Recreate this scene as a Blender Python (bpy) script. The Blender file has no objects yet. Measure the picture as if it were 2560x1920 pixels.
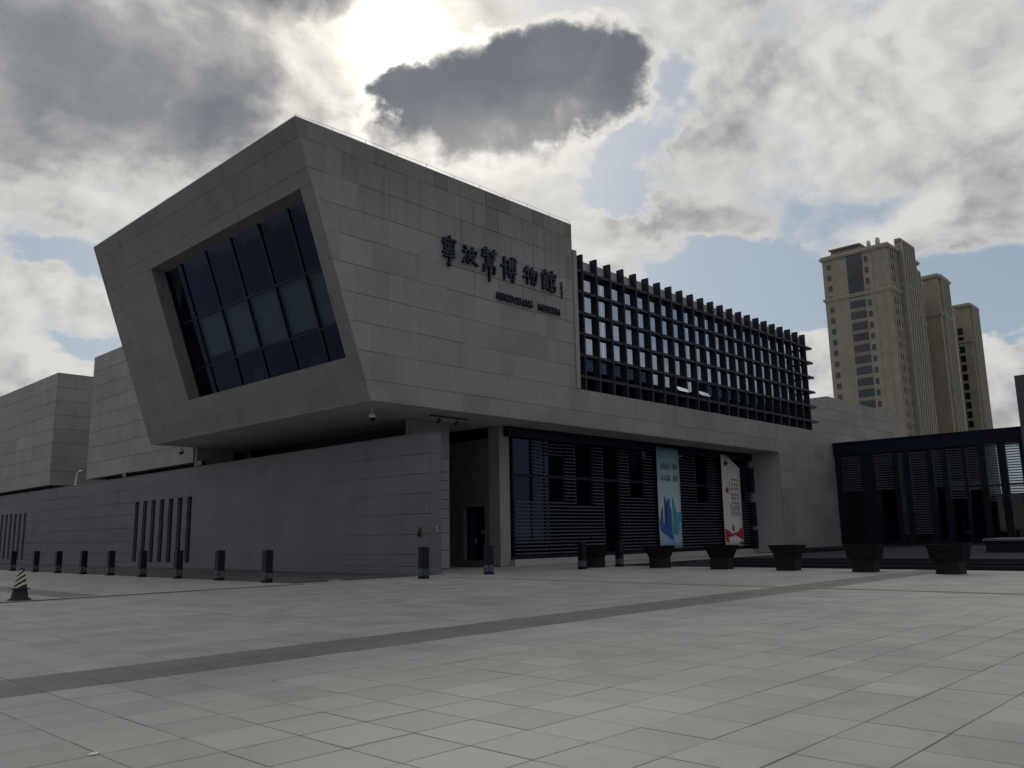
import bpy, bmesh, math, random
from mathutils import Matrix, Vector
random.seed(7)
SC = bpy.context.scene
COL = SC.collection
R = math.radians

# ------------------------------------------------------------------ camera
cam_data = bpy.data.cameras.new('camera')
cam_data.sensor_width = 36.0
cam_data.lens = 29.33
cam_data.clip_start = 0.05
cam_data.clip_end = 4000
cam = bpy.data.objects.new('camera', cam_data)
COL.objects.link(cam)
yaw, pitch, roll = R(43.64), R(10.35), R(-1.06)
fw = Vector((math.cos(yaw)*math.cos(pitch), math.sin(yaw)*math.cos(pitch), math.sin(pitch)))
rt0 = Vector((math.sin(yaw), -math.cos(yaw), 0)); up0 = rt0.cross(fw)
rt = rt0*math.cos(roll) + up0*math.sin(roll); up = -rt0*math.sin(roll) + up0*math.cos(roll)
m = Matrix((rt, up, -fw)).transposed().to_4x4(); m.translation = (0, 0, 1.6)
cam.matrix_world = m
SC.camera = cam

# ------------------------------------------------------------------ exposure
SC.view_settings.view_transform = 'Standard'
SC.view_settings.look = 'None'
SC.view_settings.exposure = 0.0
SC.view_settings.gamma = 1.0
SC.view_settings.use_curve_mapping = False
SC.cycles.max_bounces = 6
SC.cycles.use_denoising = True

# ------------------------------------------------------------------ sky
SUN_AZ, SUN_EL = 52.05, 32.8          # degrees, azimuth counted from +X towards +Y
sun_dir = Vector((math.cos(R(SUN_EL))*math.cos(R(SUN_AZ)), math.cos(R(SUN_EL))*math.sin(R(SUN_AZ)), math.sin(R(SUN_EL))))
world = bpy.data.worlds.new('World'); SC.world = world; world.use_nodes = True
wt = world.node_tree; wt.nodes.clear()

class NT:
    """small helper for writing node maths"""
    def __init__(s, tree): s.t = tree
    def n(s, typ, **kw):
        nd = s.t.nodes.new(typ)
        for k, v in kw.items(): setattr(nd, k, v)
        return nd
    def put(s, sock, v):
        if v is None: return
        if isinstance(v, (int, float)):
            sock.default_value = v if sock.type == 'VALUE' else ((v, v, v) if sock.type == 'VECTOR' else (v, v, v, 1))
        elif isinstance(v, (tuple, list)):
            sock.default_value = tuple(v) + ((1,) if sock.type == 'RGBA' and len(v) == 3 else ())
        else: s.t.links.new(v, sock)
    def m(s, op, a, b=None, c=None, clamp=False):
        nd = s.n('ShaderNodeMath', operation=op, use_clamp=clamp)
        for i, v in enumerate((a, b, c)): s.put(nd.inputs[i], v)
        return nd.outputs[0]
    def v(s, op, a, b=None, out=0):
        nd = s.n('ShaderNodeVectorMath', operation=op)
        s.put(nd.inputs[0], a)
        if b is not None: s.put(nd.inputs[3] if op == 'SCALE' else nd.inputs[1], b)
        return nd.outputs['Value'] if op in ('LENGTH', 'DOT_PRODUCT') else nd.outputs[0]
    def ss(s, x, lo, hi, a=0.0, b=1.0):
        nd = s.n('ShaderNodeMapRange', interpolation_type='SMOOTHSTEP')
        s.put(nd.inputs[0], x)
        for i, v in zip((1, 2, 3, 4), (lo, hi, a, b)): nd.inputs[i].default_value = v
        return nd.outputs[0]
    def lin(s, x, lo, hi, a=0.0, b=1.0, clamp=True):
        nd = s.n('ShaderNodeMapRange', clamp=clamp)
        s.put(nd.inputs[0], x)
        for i, v in zip((1, 2, 3, 4), (lo, hi, a, b)): nd.inputs[i].default_value = v
        return nd.outputs[0]
    def mix(s, f, a, b, blend='MIX'):
        nd = s.n('ShaderNodeMix', data_type='RGBA', blend_type=blend)
        s.put(nd.inputs[0], f); s.put(nd.inputs[6], a); s.put(nd.inputs[7], b)
        return nd.outputs[2]
    def noise(s, vec, scale, detail=4, rough=0.5, dist=0.0, lac=2.0, color=False):
        nd = s.n('ShaderNodeTexNoise')
        s.put(nd.inputs['Vector'], vec)
        nd.inputs['Scale'].default_value = scale; nd.inputs['Detail'].default_value = detail
        nd.inputs['Roughness'].default_value = rough; nd.inputs['Distortion'].default_value = dist
        nd.inputs['Lacunarity'].default_value = lac
        return nd.outputs['Color'] if color else nd.outputs['Fac']
    def comb(s, x, y, z):
        nd = s.n('ShaderNodeCombineXYZ')
        for i, v in enumerate((x, y, z)): s.put(nd.inputs[i], v)
        return nd.outputs[0]
    def sep(s, vec):
        nd = s.n('ShaderNodeSeparateXYZ'); s.put(nd.inputs[0], vec); return nd.outputs
    def ramp(s, x, stops, interp='LINEAR'):
        nd = s.n('ShaderNodeValToRGB'); cr = nd.color_ramp; cr.interpolation = interp
        while len(cr.elements) < len(stops): cr.elements.new(0.5)
        for e, (p, c) in zip(cr.elements, stops):
            e.position = p; e.color = (c, c, c, 1) if isinstance(c, (int, float)) else (*c, 1)
        s.put(nd.inputs[0], x); return nd.outputs[0]

w = NT(wt)
tc = w.n('ShaderNodeTexCoord')
d = w.v('NORMALIZE', tc.outputs['Generated'])
dx, dy, dz = w.sep(d)
az = w.m('MULTIPLY', w.m('ARCTAN2', dy, dx), 180/math.pi)
el = w.m('MULTIPLY', w.m('ARCSINE', dz), 180/math.pi)
# cloud layer seen in perspective
elp = w.m('MAXIMUM', dz, 0.0)
den = w.m('ADD', elp, 0.22)
cp = w.comb(w.m('DIVIDE', dx, den), w.m('DIVIDE', dy, den), 0.0)
# shear-free detail coordinate (keeps puffs roundish near the horizon)
wrp = w.noise(cp, 3.2, 6, 0.58, color=True)
wv = w.v('SUBTRACT', wrp, (0.5, 0.5, 0.5))
ae = w.v('ADD', w.comb(az, el, 0.0), w.v('MULTIPLY', wv, (11.0, 7.0, 0.0)))
wrp2 = w.noise(d, 26.0, 5, 0.6, color=True)
ae = w.v('ADD', ae, w.v('MULTIPLY', w.v('SUBTRACT', wrp2, (0.5, 0.5, 0.5)), (3.4, 2.6, 0.0)))

def blob(c, r, rot, amp, inner=0.0):
    mp = w.n('ShaderNodeMapping', vector_type='TEXTURE')
    w.put(mp.inputs['Vector'], ae)
    mp.inputs['Location'].default_value = (c[0], c[1], 0)
    mp.inputs['Rotation'].default_value = (0, 0, R(rot))
    mp.inputs['Scale'].default_value = (r[0], r[1], 1)
    ln = w.v('LENGTH', mp.outputs[0])
    return w.lin(ln, 1.0, inner, 0.0, amp)
def total(bl, start):
    acc = start
    for b in bl: acc = w.m('ADD', acc, blob(*b))
    return acc

dn = w.v('MULTIPLY', d, (1.0, 1.0, 1.55))
NS, ND, NR = 5.2, 9, 0.53
fb = w.m('SUBTRACT', w.noise(w.v('ADD', dn, (3.1, 1.7, 0.4)), NS, ND, NR, 0.25), 0.5)
# the same field a little nearer the sun: difference = which side of a puff is lit
tosun = w.v('NORMALIZE', w.v('SUBTRACT', tuple(sun_dir), d))
dn2 = w.v('ADD', dn, w.v('SCALE', tosun, 0.022))
fb2 = w.m('SUBTRACT', w.noise(w.v('ADD', dn2, (3.1, 1.7, 0.4)), NS, ND, NR, 0.25), 0.5)
relief = w.m('SUBTRACT', fb, fb2)
billow = w.m('SUBTRACT', w.noise(d, 19.0, 6, 0.62, 0.6), 0.5)

#  centre (az, el)  radii   tilt  amount
COV = [((30.8, 15.3), (11.5, 4.9), 4, -1.35), ((15.0, 14.6), (8.0, 3.8), 0, -1.25),
       ((34.4, 24.8), (4.6, 3.2), -25, -1.15), ((36.0, 22.6), (5.0, 1.7), 10, -0.95),
       ((31.8, 28.6), (2.4, 3.6), 0, -0.62), ((17.5, 27.5), (12.0, 7.0), 0, 0.75),
       ((73.4, 17.6), (4.6, 1.5), 0, -0.75), ((70.0, 12.2), (4.4, 1.3), 0, -0.8), ((66.0, 9.0), (6.0, 1.6), 0, -0.5),
       ((23.4, 11.0), (3.6, 2.7), 0, 1.35), ((12.0, 8.6), (4.6, 3.6), 0, 1.5), ((73.5, 15.0), (5.0, 1.4), 0, 0.8),
       ((74.6, 10.4), (3.5, 1.8), 0, 0.8), ((31.0, 20.6), (7.0, 2.0), 6, 0.5)]
DARK = [((72.0, 28.4), (13.5, 6.4), -4, 0.58, 0.30), ((64.0, 26.8), (6.5, 3.2), -35, 0.45, 0.3), ((61.5, 35.2), (8.0, 2.8), 0, 0.8, 0.3),
        ((28.6, 21.0), (8.5, 2.8), 4, 0.20), ((15.5, 21.5), (8.0, 3.2), 10, 0.32),
        ((22.0, 34.4), (12.0, 2.4), 0, 0.30), ((76.0, 22.5), (5.0, 1.6), 0, 0.2)]
CLD = [((43.2, 29.0), (10.6, 4.7), -6, 2.0), ((38.2, 30.6), (6.8, 4.5), 0, 1.5), ((50.6, 29.9), (2.8, 1.9), 30, 0.9)]

cblob = total(CLD, -0.12)
cN = w.m('ADD', w.m('MULTIPLY', fb, 1.35), w.m('MULTIPLY', billow, 0.5))
cF = w.m('ADD', w.m('MINIMUM', cblob, 1.0), cN)
c_alpha = w.ss(cF, -0.14, 0.40)
c_dark = w.ss(cF, 0.0, 0.82)

dsum = total(DARK, 0.0)
cov = w.m('ADD', w.m('ADD', total(COV, 0.40), w.m('MULTIPLY', dsum, 0.8)), w.m('ADD', w.m('MULTIPLY', fb, 2.0), w.m('MULTIPLY', billow, 0.32)))
cov = w.m('ADD', cov, w.m('MULTIPLY', c_alpha, 0.45))
alpha = w.ss(cov, -0.02, 0.42)
thick = w.m('ADD', dsum, w.m('ADD', w.m('MULTIPLY', fb, w.m('MULTIPLY_ADD', dsum, -1.1, 1.0)), 0.25))
thick = w.m('ADD', thick, w.m('MULTIPLY', relief, w.m('MULTIPLY_ADD', dsum, 5.0, -3.9)))
thick = w.m('ADD', thick, w.m('MULTIPLY', billow, w.m('MULTIPLY_ADD', dsum, -0.4, 0.5)))
thick = w.m('MULTIPLY', thick, w.ss(cov, 0.0, 0.6))
thick = w.m('MAXIMUM', thick, w.m('MULTIPLY', c_dark, w.m('ADD', w.m('ADD', w.lin(el, 25.5, 30.5, 0.74, 1.16), w.m('MULTIPLY', fb, 0.9)), w.m('MULTIPLY', billow, 0.35))))

# angle from the sun
cosang = w.v('DOT_PRODUCT', d, tuple(sun_dir))
ang = w.m('MULTIPLY', w.m('ARCCOSINE', w.m('MINIMUM', cosang, 0.999999)), 180/math.pi)
near = w.m('POWER', 2.718, w.m('MULTIPLY', ang, -1/9.0))
core = w.m('POWER', 2.718, w.m('MULTIPLY', w.m('POWER', ang, 2.0), -1/(2.15*2.15)))

sky = w.n('ShaderNodeTexSky', sky_type='NISHITA', sun_disc=False, sun_elevation=R(SUN_EL), sun_rotation=R(90-SUN_AZ))
sky.air_density = 1.0; sky.dust_density = 1.0; sky.ozone_density = 1.0
SKYSTR = 0.10
S = 1/SKYSTR
def lit(*c): return tuple(x*S for x in c)
blue = w.mix(0.62, w.mix(1.0, sky.outputs[0], w.comb(0.62, 0.62, 0.62), 'MULTIPLY'), lit(0.35, 0.435, 0.52))
cloud = w.ramp(w.m('MULTIPLY', thick, 0.70), [(0.0, (0.68, 0.675, 0.66)), (0.20, (0.54, 0.54, 0.53)), (0.40, (0.35, 0.356, 0.368)), (0.58, (0.228, 0.243, 0.265)), (0.78, (0.160, 0.176, 0.205)), (1.0, (0.118, 0.132, 0.158))], 'LINEAR')
away = w.lin(ang, 38.0, 115.0, 1.0, 0.58)          # cloud seen against the light is brightest
sa = w.m('MULTIPLY', away, S)
cloud = w.mix(1.0, cloud, w.comb(sa, sa, sa), 'MULTIPLY')
# forward scattering: thin cloud near the sun is much brighter and a little warm
thin = w.m('SUBTRACT', 1.0, w.m('MULTIPLY', w.m('MINIMUM', w.m('MAXIMUM', thick, 0.0), 1.0), 0.93))
warm = w.mix(1.0, lit(0.50, 0.42, 0.30), w.m('MULTIPLY', near, thin), 'MULTIPLY')
col = w.mix(alpha, blue, cloud)
def addc(a, b): return w.mix(1.0, a, b, 'ADD')
col = addc(col, warm)
col = addc(col, w.mix(1.0, lit(3.6, 3.25, 2.7), w.m('MULTIPLY', core, w.m('POWER', thin, 1.6)), 'MULTIPLY'))
rim = w.m('MULTIPLY', w.m('MULTIPLY', c_alpha, w.m('SUBTRACT', 1.0, c_dark)), w.m('POWER', 2.718, w.m('MULTIPLY', ang, -1/5.5)))
col = addc(col, w.mix(1.0, lit(1.6, 1.5, 1.35), rim, 'MULTIPLY'))
bg = w.n('ShaderNodeBackground'); bg.inputs['Strength'].default_value = SKYSTR
w.put(bg.inputs['Color'], col)
wo = w.n('ShaderNodeOutputWorld'); wt.links.new(bg.outputs[0], wo.inputs[0])
world.cycles.sampling_method = 'MANUAL'; world.cycles.sample_map_resolution = 1024

# ------------------------------------------------------------------ sun behind the clouds
sl = bpy.data.lights.new('sun', 'SUN'); sl.energy = 1.05; sl.angle = R(12); sl.color = (1.0, 0.95, 0.86)
so = bpy.data.objects.new('sun', sl); COL.objects.link(so)
so.rotation_euler = sun_dir.to_track_quat('Z', 'Y').to_euler()

# ================================================================== materials
MATS = {}
def new_mat(name):
    mt = bpy.data.materials.new(name); mt.use_nodes = True
    t = mt.node_tree; t.nodes.clear()
    h = NT(t); out = h.n('ShaderNodeOutputMaterial')
    MATS[name] = mt
    return mt, h, out
def principled(h, out, color, rough=0.6, metal=0.0, spec=0.5, bump=None, bdist=0.01, bstr=0.4):
    p = h.n('ShaderNodeBsdfPrincipled')
    h.put(p.inputs['Base Color'], color); h.put(p.inputs['Roughness'], rough)
    h.put(p.inputs['Metallic'], metal); h.put(p.inputs['Specular IOR Level'], spec)
    if bump is not None:
        b = h.n('ShaderNodeBump'); b.inputs['Strength'].default_value = bstr; b.inputs['Distance'].default_value = bdist
        h.put(b.inputs['Height'], bump); h.t.links.new(b.outputs[0], p.inputs['Normal'])
    h.t.links.new(p.outputs[0], out.inputs[0]); return p
def pos(h): return h.n('ShaderNodeNewGeometry').outputs['Position']
def objrand(h): return h.n('ShaderNodeObjectInfo').outputs['Random']

def stone(name, col, var=0.16, rough=0.72, streak=0.0, bump=True, spec=0.4, top_dark=0.0):
    mt, h, out = new_mat(name)
    p = pos(h)
    n1 = h.noise(p, 0.55, 5, 0.6); n2 = h.noise(p, 6.0, 6, 0.65); n3 = h.noise(p, 60.0, 3, 0.6)
    f = h.m('ADD', h.m('MULTIPLY', h.m('SUBTRACT', n1, 0.5), 0.55), h.m('MULTIPLY', h.m('SUBTRACT', n2, 0.5), 0.28))
    f = h.m('ADD', f, h.m('MULTIPLY', h.m('SUBTRACT', n3, 0.5), 0.18))
    f = h.m('ADD', f, h.m('MULTIPLY', h.m('SUBTRACT', objrand(h), 0.5), var*1.6))
    # rain streaks run down the wall
    x, y, z = h.sep(p)
    st = h.noise(h.comb(h.m('MULTIPLY', x, 2.2), h.m('MULTIPLY', y, 2.2), h.m('MULTIPLY', z, 0.14)), 1.0, 5, 0.65)
    stf = h.ss(st, 0.56, 0.74)
    f = h.m('SUBTRACT', f, h.m('MULTIPLY', stf, 0.16 + streak))
    if top_dark:      # darker tone towards the parapet, its lower edge broken into ragged tongues
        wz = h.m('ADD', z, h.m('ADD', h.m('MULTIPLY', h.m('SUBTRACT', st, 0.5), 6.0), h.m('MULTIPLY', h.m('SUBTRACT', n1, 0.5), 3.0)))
        f = h.m('SUBTRACT', f, h.m('MULTIPLY', h.ss(wz, 15.5, 19.8), top_dark))
    k = h.m('ADD', 1.0, f)
    c = h.mix(1.0, col, h.comb(k, k, k), 'MULTIPLY')
    principled(h, out, c, rough, spec=spec, bump=n2 if bump else None, bdist=0.004, bstr=0.35)
    return mt
stone('facade_stone', (0.255, 0.257, 0.259), var=0.125, top_dark=0.28)
stone('front_stone', (0.178, 0.178, 0.177), var=0.05, streak=0.14, top_dark=0.14)
stone('low_wall_stone', (0.124, 0.132, 0.150), var=0.05)
stone('soffit_render', (0.48, 0.48, 0.47), var=0.0)
stone('tower_render', (0.272, 0.252, 0.205), var=0.04)
stone('tower_trim', (0.33, 0.31, 0.265), var=0.04)
stone('basin_stone', (0.011, 0.011, 0.013), var=0.5, rough=0.9, spec=0.12)
stone('apron_granite', (0.085, 0.087, 0.09), var=0.25, rough=0.8, spec=0.2)
stone('dark_granite', (0.022, 0.025, 0.032), var=0.3, rough=0.85, spec=0.08)
stone('plinth_stone', (0.33, 0.33, 0.33), var=0.1)

def paint(name, col, rough=0.45, metal=0.0, grime=0.25, spec=0.5):
    mt, h, out = new_mat(name)
    n = h.noise(pos(h), 2.5, 6, 0.65)
    k = h.m('ADD', 1.0 - grime*0.5, h.m('MULTIPLY', n, grime))
    r = h.m('ADD', rough - 0.08, h.m('MULTIPLY', n, 0.16))
    principled(h, out, h.mix(1.0, col, h.comb(k, k, k), 'MULTIPLY'), r, metal, spec)
    return mt
paint('fin_paint', (0.021, 0.026, 0.046), 0.55, spec=0.2)
paint('navy_metal', (0.006, 0.009, 0.026), 0.5, spec=0.2)
paint('frame_metal', (0.004, 0.005, 0.014), 0.5, spec=0.2)
paint('letter_metal', (0.010, 0.014, 0.040), 0.42, spec=0.25)
paint('bollard_paint', (0.005, 0.007, 0.018), 0.5, spec=0.2)
paint('marks_pale', (0.13, 0.15, 0.20), 0.5)
paint('black_rubber', (0.012, 0.012, 0.014), 0.7)
paint('cone_yellow', (0.50, 0.50, 0.35), 0.5)
paint('white_plastic', (0.62, 0.62, 0.60), 0.4)
paint('black_metal', (0.012, 0.012, 0.014), 0.4)
paint('coping_metal', (0.55, 0.55, 0.55), 0.35, 0.6)
paint('louver_metal', (0.075, 0.085, 0.115), 0.45, 0.0)
paint('blind_green', (0.062, 0.080, 0.066), 0.7, grime=0.6)
paint('interior_dark', (0.007, 0.009, 0.014), 0.8, spec=0.1)
paint('interior_grey', (0.07, 0.075, 0.08), 0.8)
paint('jamb_white', (0.36, 0.37, 0.39), 0.6)
paint('teal_panel', (0.016, 0.045, 0.085), 0.4, spec=0.3)
paint('tile_black', (0.008, 0.008, 0.009), 0.7, spec=0.25)
paint('roof_grey', (0.20, 0.20, 0.20), 0.8)
paint('print_navy', (0.03, 0.06, 0.12), 0.6, grime=0.1)
paint('print_blue', (0.02, 0.10, 0.36), 0.6, grime=0.5)
paint('print_light_blue', (0.10, 0.30, 0.55), 0.6, grime=0.5)
paint('print_teal', (0.05, 0.28, 0.36), 0.6, grime=0.5)
paint('print_red', (0.42, 0.02, 0.05), 0.6, grime=0.4)
paint('print_black', (0.02, 0.02, 0.025), 0.6, grime=0.1)
paint('banner_white', (0.62, 0.60, 0.63), 0.65, grime=0.12)
paint('slate_cladding', (0.055, 0.060, 0.075), 0.5)
paint('silver_pipe', (0.7, 0.7, 0.7), 0.25, 0.8)
paint('tank_white', (0.5, 0.48, 0.47), 0.6)
paint('tactile_yellow', (0.30, 0.275, 0.19), 0.75, grime=0.9)

def glass(name, tint, refl=0.04, rough=0.02, boost=1.0, sheen=(0.82, 0.9, 1.0)):
    mt, h, out = new_mat(name)
    tr = h.n('ShaderNodeBsdfTransparent'); h.put(tr.inputs[0], tint)
    gl = h.n('ShaderNodeBsdfGlossy'); h.put(gl.inputs['Color'], sheen); h.put(gl.inputs['Roughness'], rough)
    lw = h.n('ShaderNodeFresnel'); lw.inputs[0].default_value = 1.5
    front = h.m('SUBTRACT', 1.0, h.n('ShaderNodeNewGeometry').outputs['Backfacing'])   # the pane's rear skin adds no mirror of its own
    f = h.m('MULTIPLY', h.m('ADD', h.m('MULTIPLY', lw.outputs[0], boost), refl, clamp=True), front)
    n = h.noise(pos(h), 0.5, 2, 0.5)
    bmp = h.n('ShaderNodeBump'); bmp.inputs['Strength'].default_value = 0.05; bmp.inputs['Distance'].default_value = 0.02
    h.put(bmp.inputs['Height'], n); h.t.links.new(bmp.outputs[0], gl.inputs['Normal'])
    mx = h.n('ShaderNodeMixShader'); h.put(mx.inputs[0], f)
    h.t.links.new(tr.outputs[0], mx.inputs[1]); h.t.links.new(gl.outputs[0], mx.inputs[2])
    h.t.links.new(mx.outputs[0], out.inputs[0]); return mt
glass('dark_glass', (0.20, 0.23, 0.30), 0.0, boost=0.9, sheen=(0.34, 0.48, 0.85))
glass('grey_glass', (0.745, 0.765, 0.80), 0.0, boost=1.0)
glass('window_glass', (0.78, 0.82, 0.88), 0.0, boost=0.85, sheen=(0.34, 0.48, 0.85))
glass('clear_glass', (0.60, 0.66, 0.70), 0.0)
glass('coated_glass', (0.10, 0.11, 0.14), 0.62, 0.03)
glass('tower_glass', (0.05, 0.06, 0.09), 0.04, 0.05)

# banner with printed sky fading downwards (a flat print)
mt, h, out = new_mat('banner_blue')
x, y, z = h.sep(pos(h))
c = h.ramp(h.lin(z, 0.6, 7.45), [(0.0, (0.20, 0.36, 0.56)), (0.14, (0.26, 0.40, 0.58)), (0.32, (0.50, 0.58, 0.66)), (0.62, (0.36, 0.50, 0.58)), (1.0, (0.13, 0.28, 0.36))])
nz = h.noise(pos(h), 1.6, 5, 0.6)
principled(h, out, h.mix(h.lin(nz, 0.3, 0.7, 0.0, 0.25), c, (0.45, 0.58, 0.70)), 0.6)

# paving: every slab has its own tone; worn, stained
SL = 0.6735; SX, SY = 2.72, 2.36
def paving_mat(name, col, cell=True, joints=0.0):
    mt, h, out = new_mat(name)
    p = pos(h)
    wn = h.n('ShaderNodeTexWhiteNoise', noise_dimensions='2D')
    q = h.v('DIVIDE', h.v('SUBTRACT', p, (SX, SY, 0)), (SL, SL, 1.0))
    h.put(wn.inputs['Vector'], h.v('FLOOR', q))
    n0 = h.noise(p, 0.16, 4, 0.55); n1 = h.noise(p, 0.9, 6, 0.62, 0.4); n2 = h.noise(p, 9.0, 6, 0.66); n3 = h.noise(p, 120.0, 2, 0.5)
    f = h.m('MULTIPLY', h.m('SUBTRACT', wn.outputs[0], 0.5), 0.24 if cell else 0.0)
    f = h.m('ADD', f, h.m('MULTIPLY', h.m('SUBTRACT', n0, 0.5), 0.45))
    f = h.m('ADD', f, h.m('MULTIPLY', h.m('SUBTRACT', n1, 0.5), 0.56))
    f = h.m('ADD', f, h.m('MULTIPLY', h.m('SUBTRACT', n2, 0.5), 0.24))
    f = h.m('ADD', f, h.m('MULTIPLY', h.m('SUBTRACT', n3, 0.5), 0.16))
    spots = h.ss(h.noise(p, 5.0, 2, 0.4), 0.70, 0.76)
    f = h.m('ADD', f, h.m('MULTIPLY', spots, 0.10))
    dk = h.ss(h.noise(h.v('ADD', p, (13.0, 5.0, 0)), 1.7, 4, 0.6), 0.63, 0.78)
    f = h.m('SUBTRACT', f, h.m('MULTIPLY', dk, 0.22))
    # slabs that were replaced or soiled as a whole
    odd = h.ss(wn.outputs[0], 0.86, 0.90)
    f = h.m('SUBTRACT', f, h.m('MULTIPLY', odd, 0.13))
    # scuffed tyre arcs
    arc = h.m('ABSOLUTE', h.m('SUBTRACT', h.v('LENGTH', h.v('SUBTRACT', p, (30.0, -14.0, 0))), 27.5))
    f = h.m('SUBTRACT', f, h.m('MULTIPLY', h.ss(arc, 0.14, 0.05), h.m('MULTIPLY', h.ss(n1, 0.42, 0.6), 0.07)))
    k = h.m('ADD', 1.0, f)
    if joints:
        fr = h.v('FRACTION', q); fx, fy, fz = h.sep(fr)
        e = h.m('MINIMUM', h.m('MINIMUM', fx, h.m('SUBTRACT', 1.0, fx)), h.m('MINIMUM', fy, h.m('SUBTRACT', 1.0, fy)))
        k = h.m('MULTIPLY', k, h.ss(e, 0.006, 0.014, 1.0 - joints, 1.0))
    c = h.mix(1.0, col, h.comb(k, k, k), 'MULTIPLY')
    c = h.mix(h.lin(n1, 0.35, 0.75, 0.0, 0.35), c, h.mix(1.0, c, (1.04, 1.0, 0.95), 'MULTIPLY'))
    ro = h.m('ADD', 0.50, h.m('MULTIPLY', n1, 0.22))
    principled(h, out, c, ro, bump=h.m('ADD', n2, h.m('MULTIPLY', n3, 0.4)), bdist=0.002, bstr=0.35)
    return mt
paving_mat('slab_granite', (0.316, 0.316, 0.309))
paving_mat('band_granite', (0.150, 0.149, 0.144))
paving_mat('far_paving', (0.32, 0.315, 0.30), True, 0.45)
paving_mat('joint_bed', (0.035, 0.034, 0.032), False)

# ================================================================== building helpers
WLOC = {}                                  # world position of every object's origin
def link(o, parent, loc):
    COL.objects.link(o)
    pl = WLOC.get(parent.name, Vector((0, 0, 0))) if parent else Vector((0, 0, 0))
    o.parent = parent
    o.location = Vector(loc) - pl
    WLOC[o.name] = Vector(loc)
    return o
def obj(name, mesh, mat=None, parent=None, loc=(0, 0, 0), smooth=False):
    if mat and not mesh.materials: mesh.materials.append(MATS[mat])
    if smooth:
        for p in mesh.polygons: p.use_smooth = True
    return link(bpy.data.objects.new(name, mesh), parent, loc)
def thing(name, label, cat, loc=(0, 0, 0), group=None):
    o = bpy.data.objects.new(name, None); o.empty_display_size = 0.3
    link(o, None, loc); tag(o, label, cat, group); return o
def tag(o, label, cat, group=None):
    o['label'] = label; o['category'] = cat
    if group: o['group'] = group
    return o
def struct(o): o['kind'] = 'structure'; return o
def stuff(o): o['kind'] = 'stuff'; return o
def raw(name, v, f):
    me = bpy.data.meshes.new(name); me.from_pydata([tuple(p) for p in v], [], f); me.update()
    bm = bmesh.new(); bm.from_mesh(me); bmesh.ops.recalc_face_normals(bm, faces=bm.faces); bm.to_mesh(me); bm.free()
    return me
BF = [(0, 3, 2, 1), (4, 5, 6, 7), (0, 1, 5, 4), (1, 2, 6, 5), (2, 3, 7, 6), (3, 0, 4, 7)]
CACHE = {}
def boxm(sx, sy, sz, mat, bev=0.0):
    """shared box mesh centred on its base"""
    key = (round(sx, 4), round(sy, 4), round(sz, 4), mat, bev)
    if key in CACHE: return CACHE[key]
    a, b = sx/2, sy/2
    v = [(-a, -b, 0), (a, -b, 0), (a, b, 0), (-a, b, 0), (-a, -b, sz), (a, -b, sz), (a, b, sz), (-a, b, sz)]
    me = bpy.data.meshes.new('box'); me.from_pydata(v, [], BF)
    if bev:
        bm = bmesh.new(); bm.from_mesh(me)
        bmesh.ops.bevel(bm, geom=bm.edges[:], offset=bev, segments=2, affect='EDGES'); bm.to_mesh(me); bm.free()
    me.update(); me.materials.append(MATS[mat]); CACHE[key] = me; return me
def box(name, x0, x1, y0, y1, z0, z1, mat, parent=None, bev=0.0):
    return obj(name, boxm(x1-x0, y1-y0, z1-z0, mat, bev), None, parent, ((x0+x1)/2, (y0+y1)/2, z0))
class MB:
    """collects shapes into one mesh"""
    def __init__(s): s.v = []; s.f = []
    def add(s, v, f):
        o = len(s.v); s.v += [tuple(p) for p in v]; s.f += [tuple(i+o for i in q) for q in f]; return s
    def box(s, x0, x1, y0, y1, z0, z1):
        return s.add([(x0, y0, z0), (x1, y0, z0), (x1, y1, z0), (x0, y1, z0), (x0, y0, z1), (x1, y0, z1), (x1, y1, z1), (x0, y1, z1)], BF)
    def prism(s, poly, y0, y1):               # poly in (x, z), extruded along y
        n = len(poly)
        v = [(x, y0, z) for x, z in poly] + [(x, y1, z) for x, z in poly]
        f = [tuple(range(n)), tuple(range(2*n-1, n-1, -1))] + [(i, (i+1) % n, n+(i+1) % n, n+i) for i in range(n)]
        return s.add(v, f)
    def hexa(s, q0, q1):                      # two quads of 3-D points
        return s.add(list(q0)+list(q1), BF)
    def tube(s, a, b, r, n=8, r2=None):
        a, b = Vector(a), Vector(b); d = (b-a).normalized()
        u = d.orthogonal().normalized(); w_ = d.cross(u); r2 = r if r2 is None else r2
        v = [a + (u*math.cos(2*math.pi*i/n) + w_*math.sin(2*math.pi*i/n))*r for i in range(n)]
        v += [b + (u*math.cos(2*math.pi*i/n) + w_*math.sin(2*math.pi*i/n))*r2 for i in range(n)]
        f = [tuple(range(n-1, -1, -1)), tuple(range(n, 2*n))] + [(i, (i+1) % n, n+(i+1) % n, n+i) for i in range(n)]
        return s.add(v, f)
    def mesh(s, name='mesh'): return raw(name, s.v, s.f)
    def build(s, name, mat, parent=None, smooth=False, origin=None):
        o = Vector(origin) if origin is not None else (WLOC[parent.name] if parent else Vector((0, 0, 0)))
        s.v = [tuple(Vector(p)-o) for p in s.v]
        return obj(name, s.mesh(name), mat, parent, o, smooth)
def lathe(prof, n=24, square=False):
    v, f = [], []
    for r, z in prof:
        for i in range(n):
            a = 2*math.pi*i/n; v.append((r*math.cos(a), r*math.sin(a), z))
    for k in range(len(prof)-1):
        for i in range(n): f.append((k*n+i, k*n+(i+1) % n, (k+1)*n+(i+1) % n, (k+1)*n+i))
    f.append(tuple(range(n-1, -1, -1))); f.append(tuple(range((len(prof)-1)*n, len(prof)*n)))
    return v, f

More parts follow.
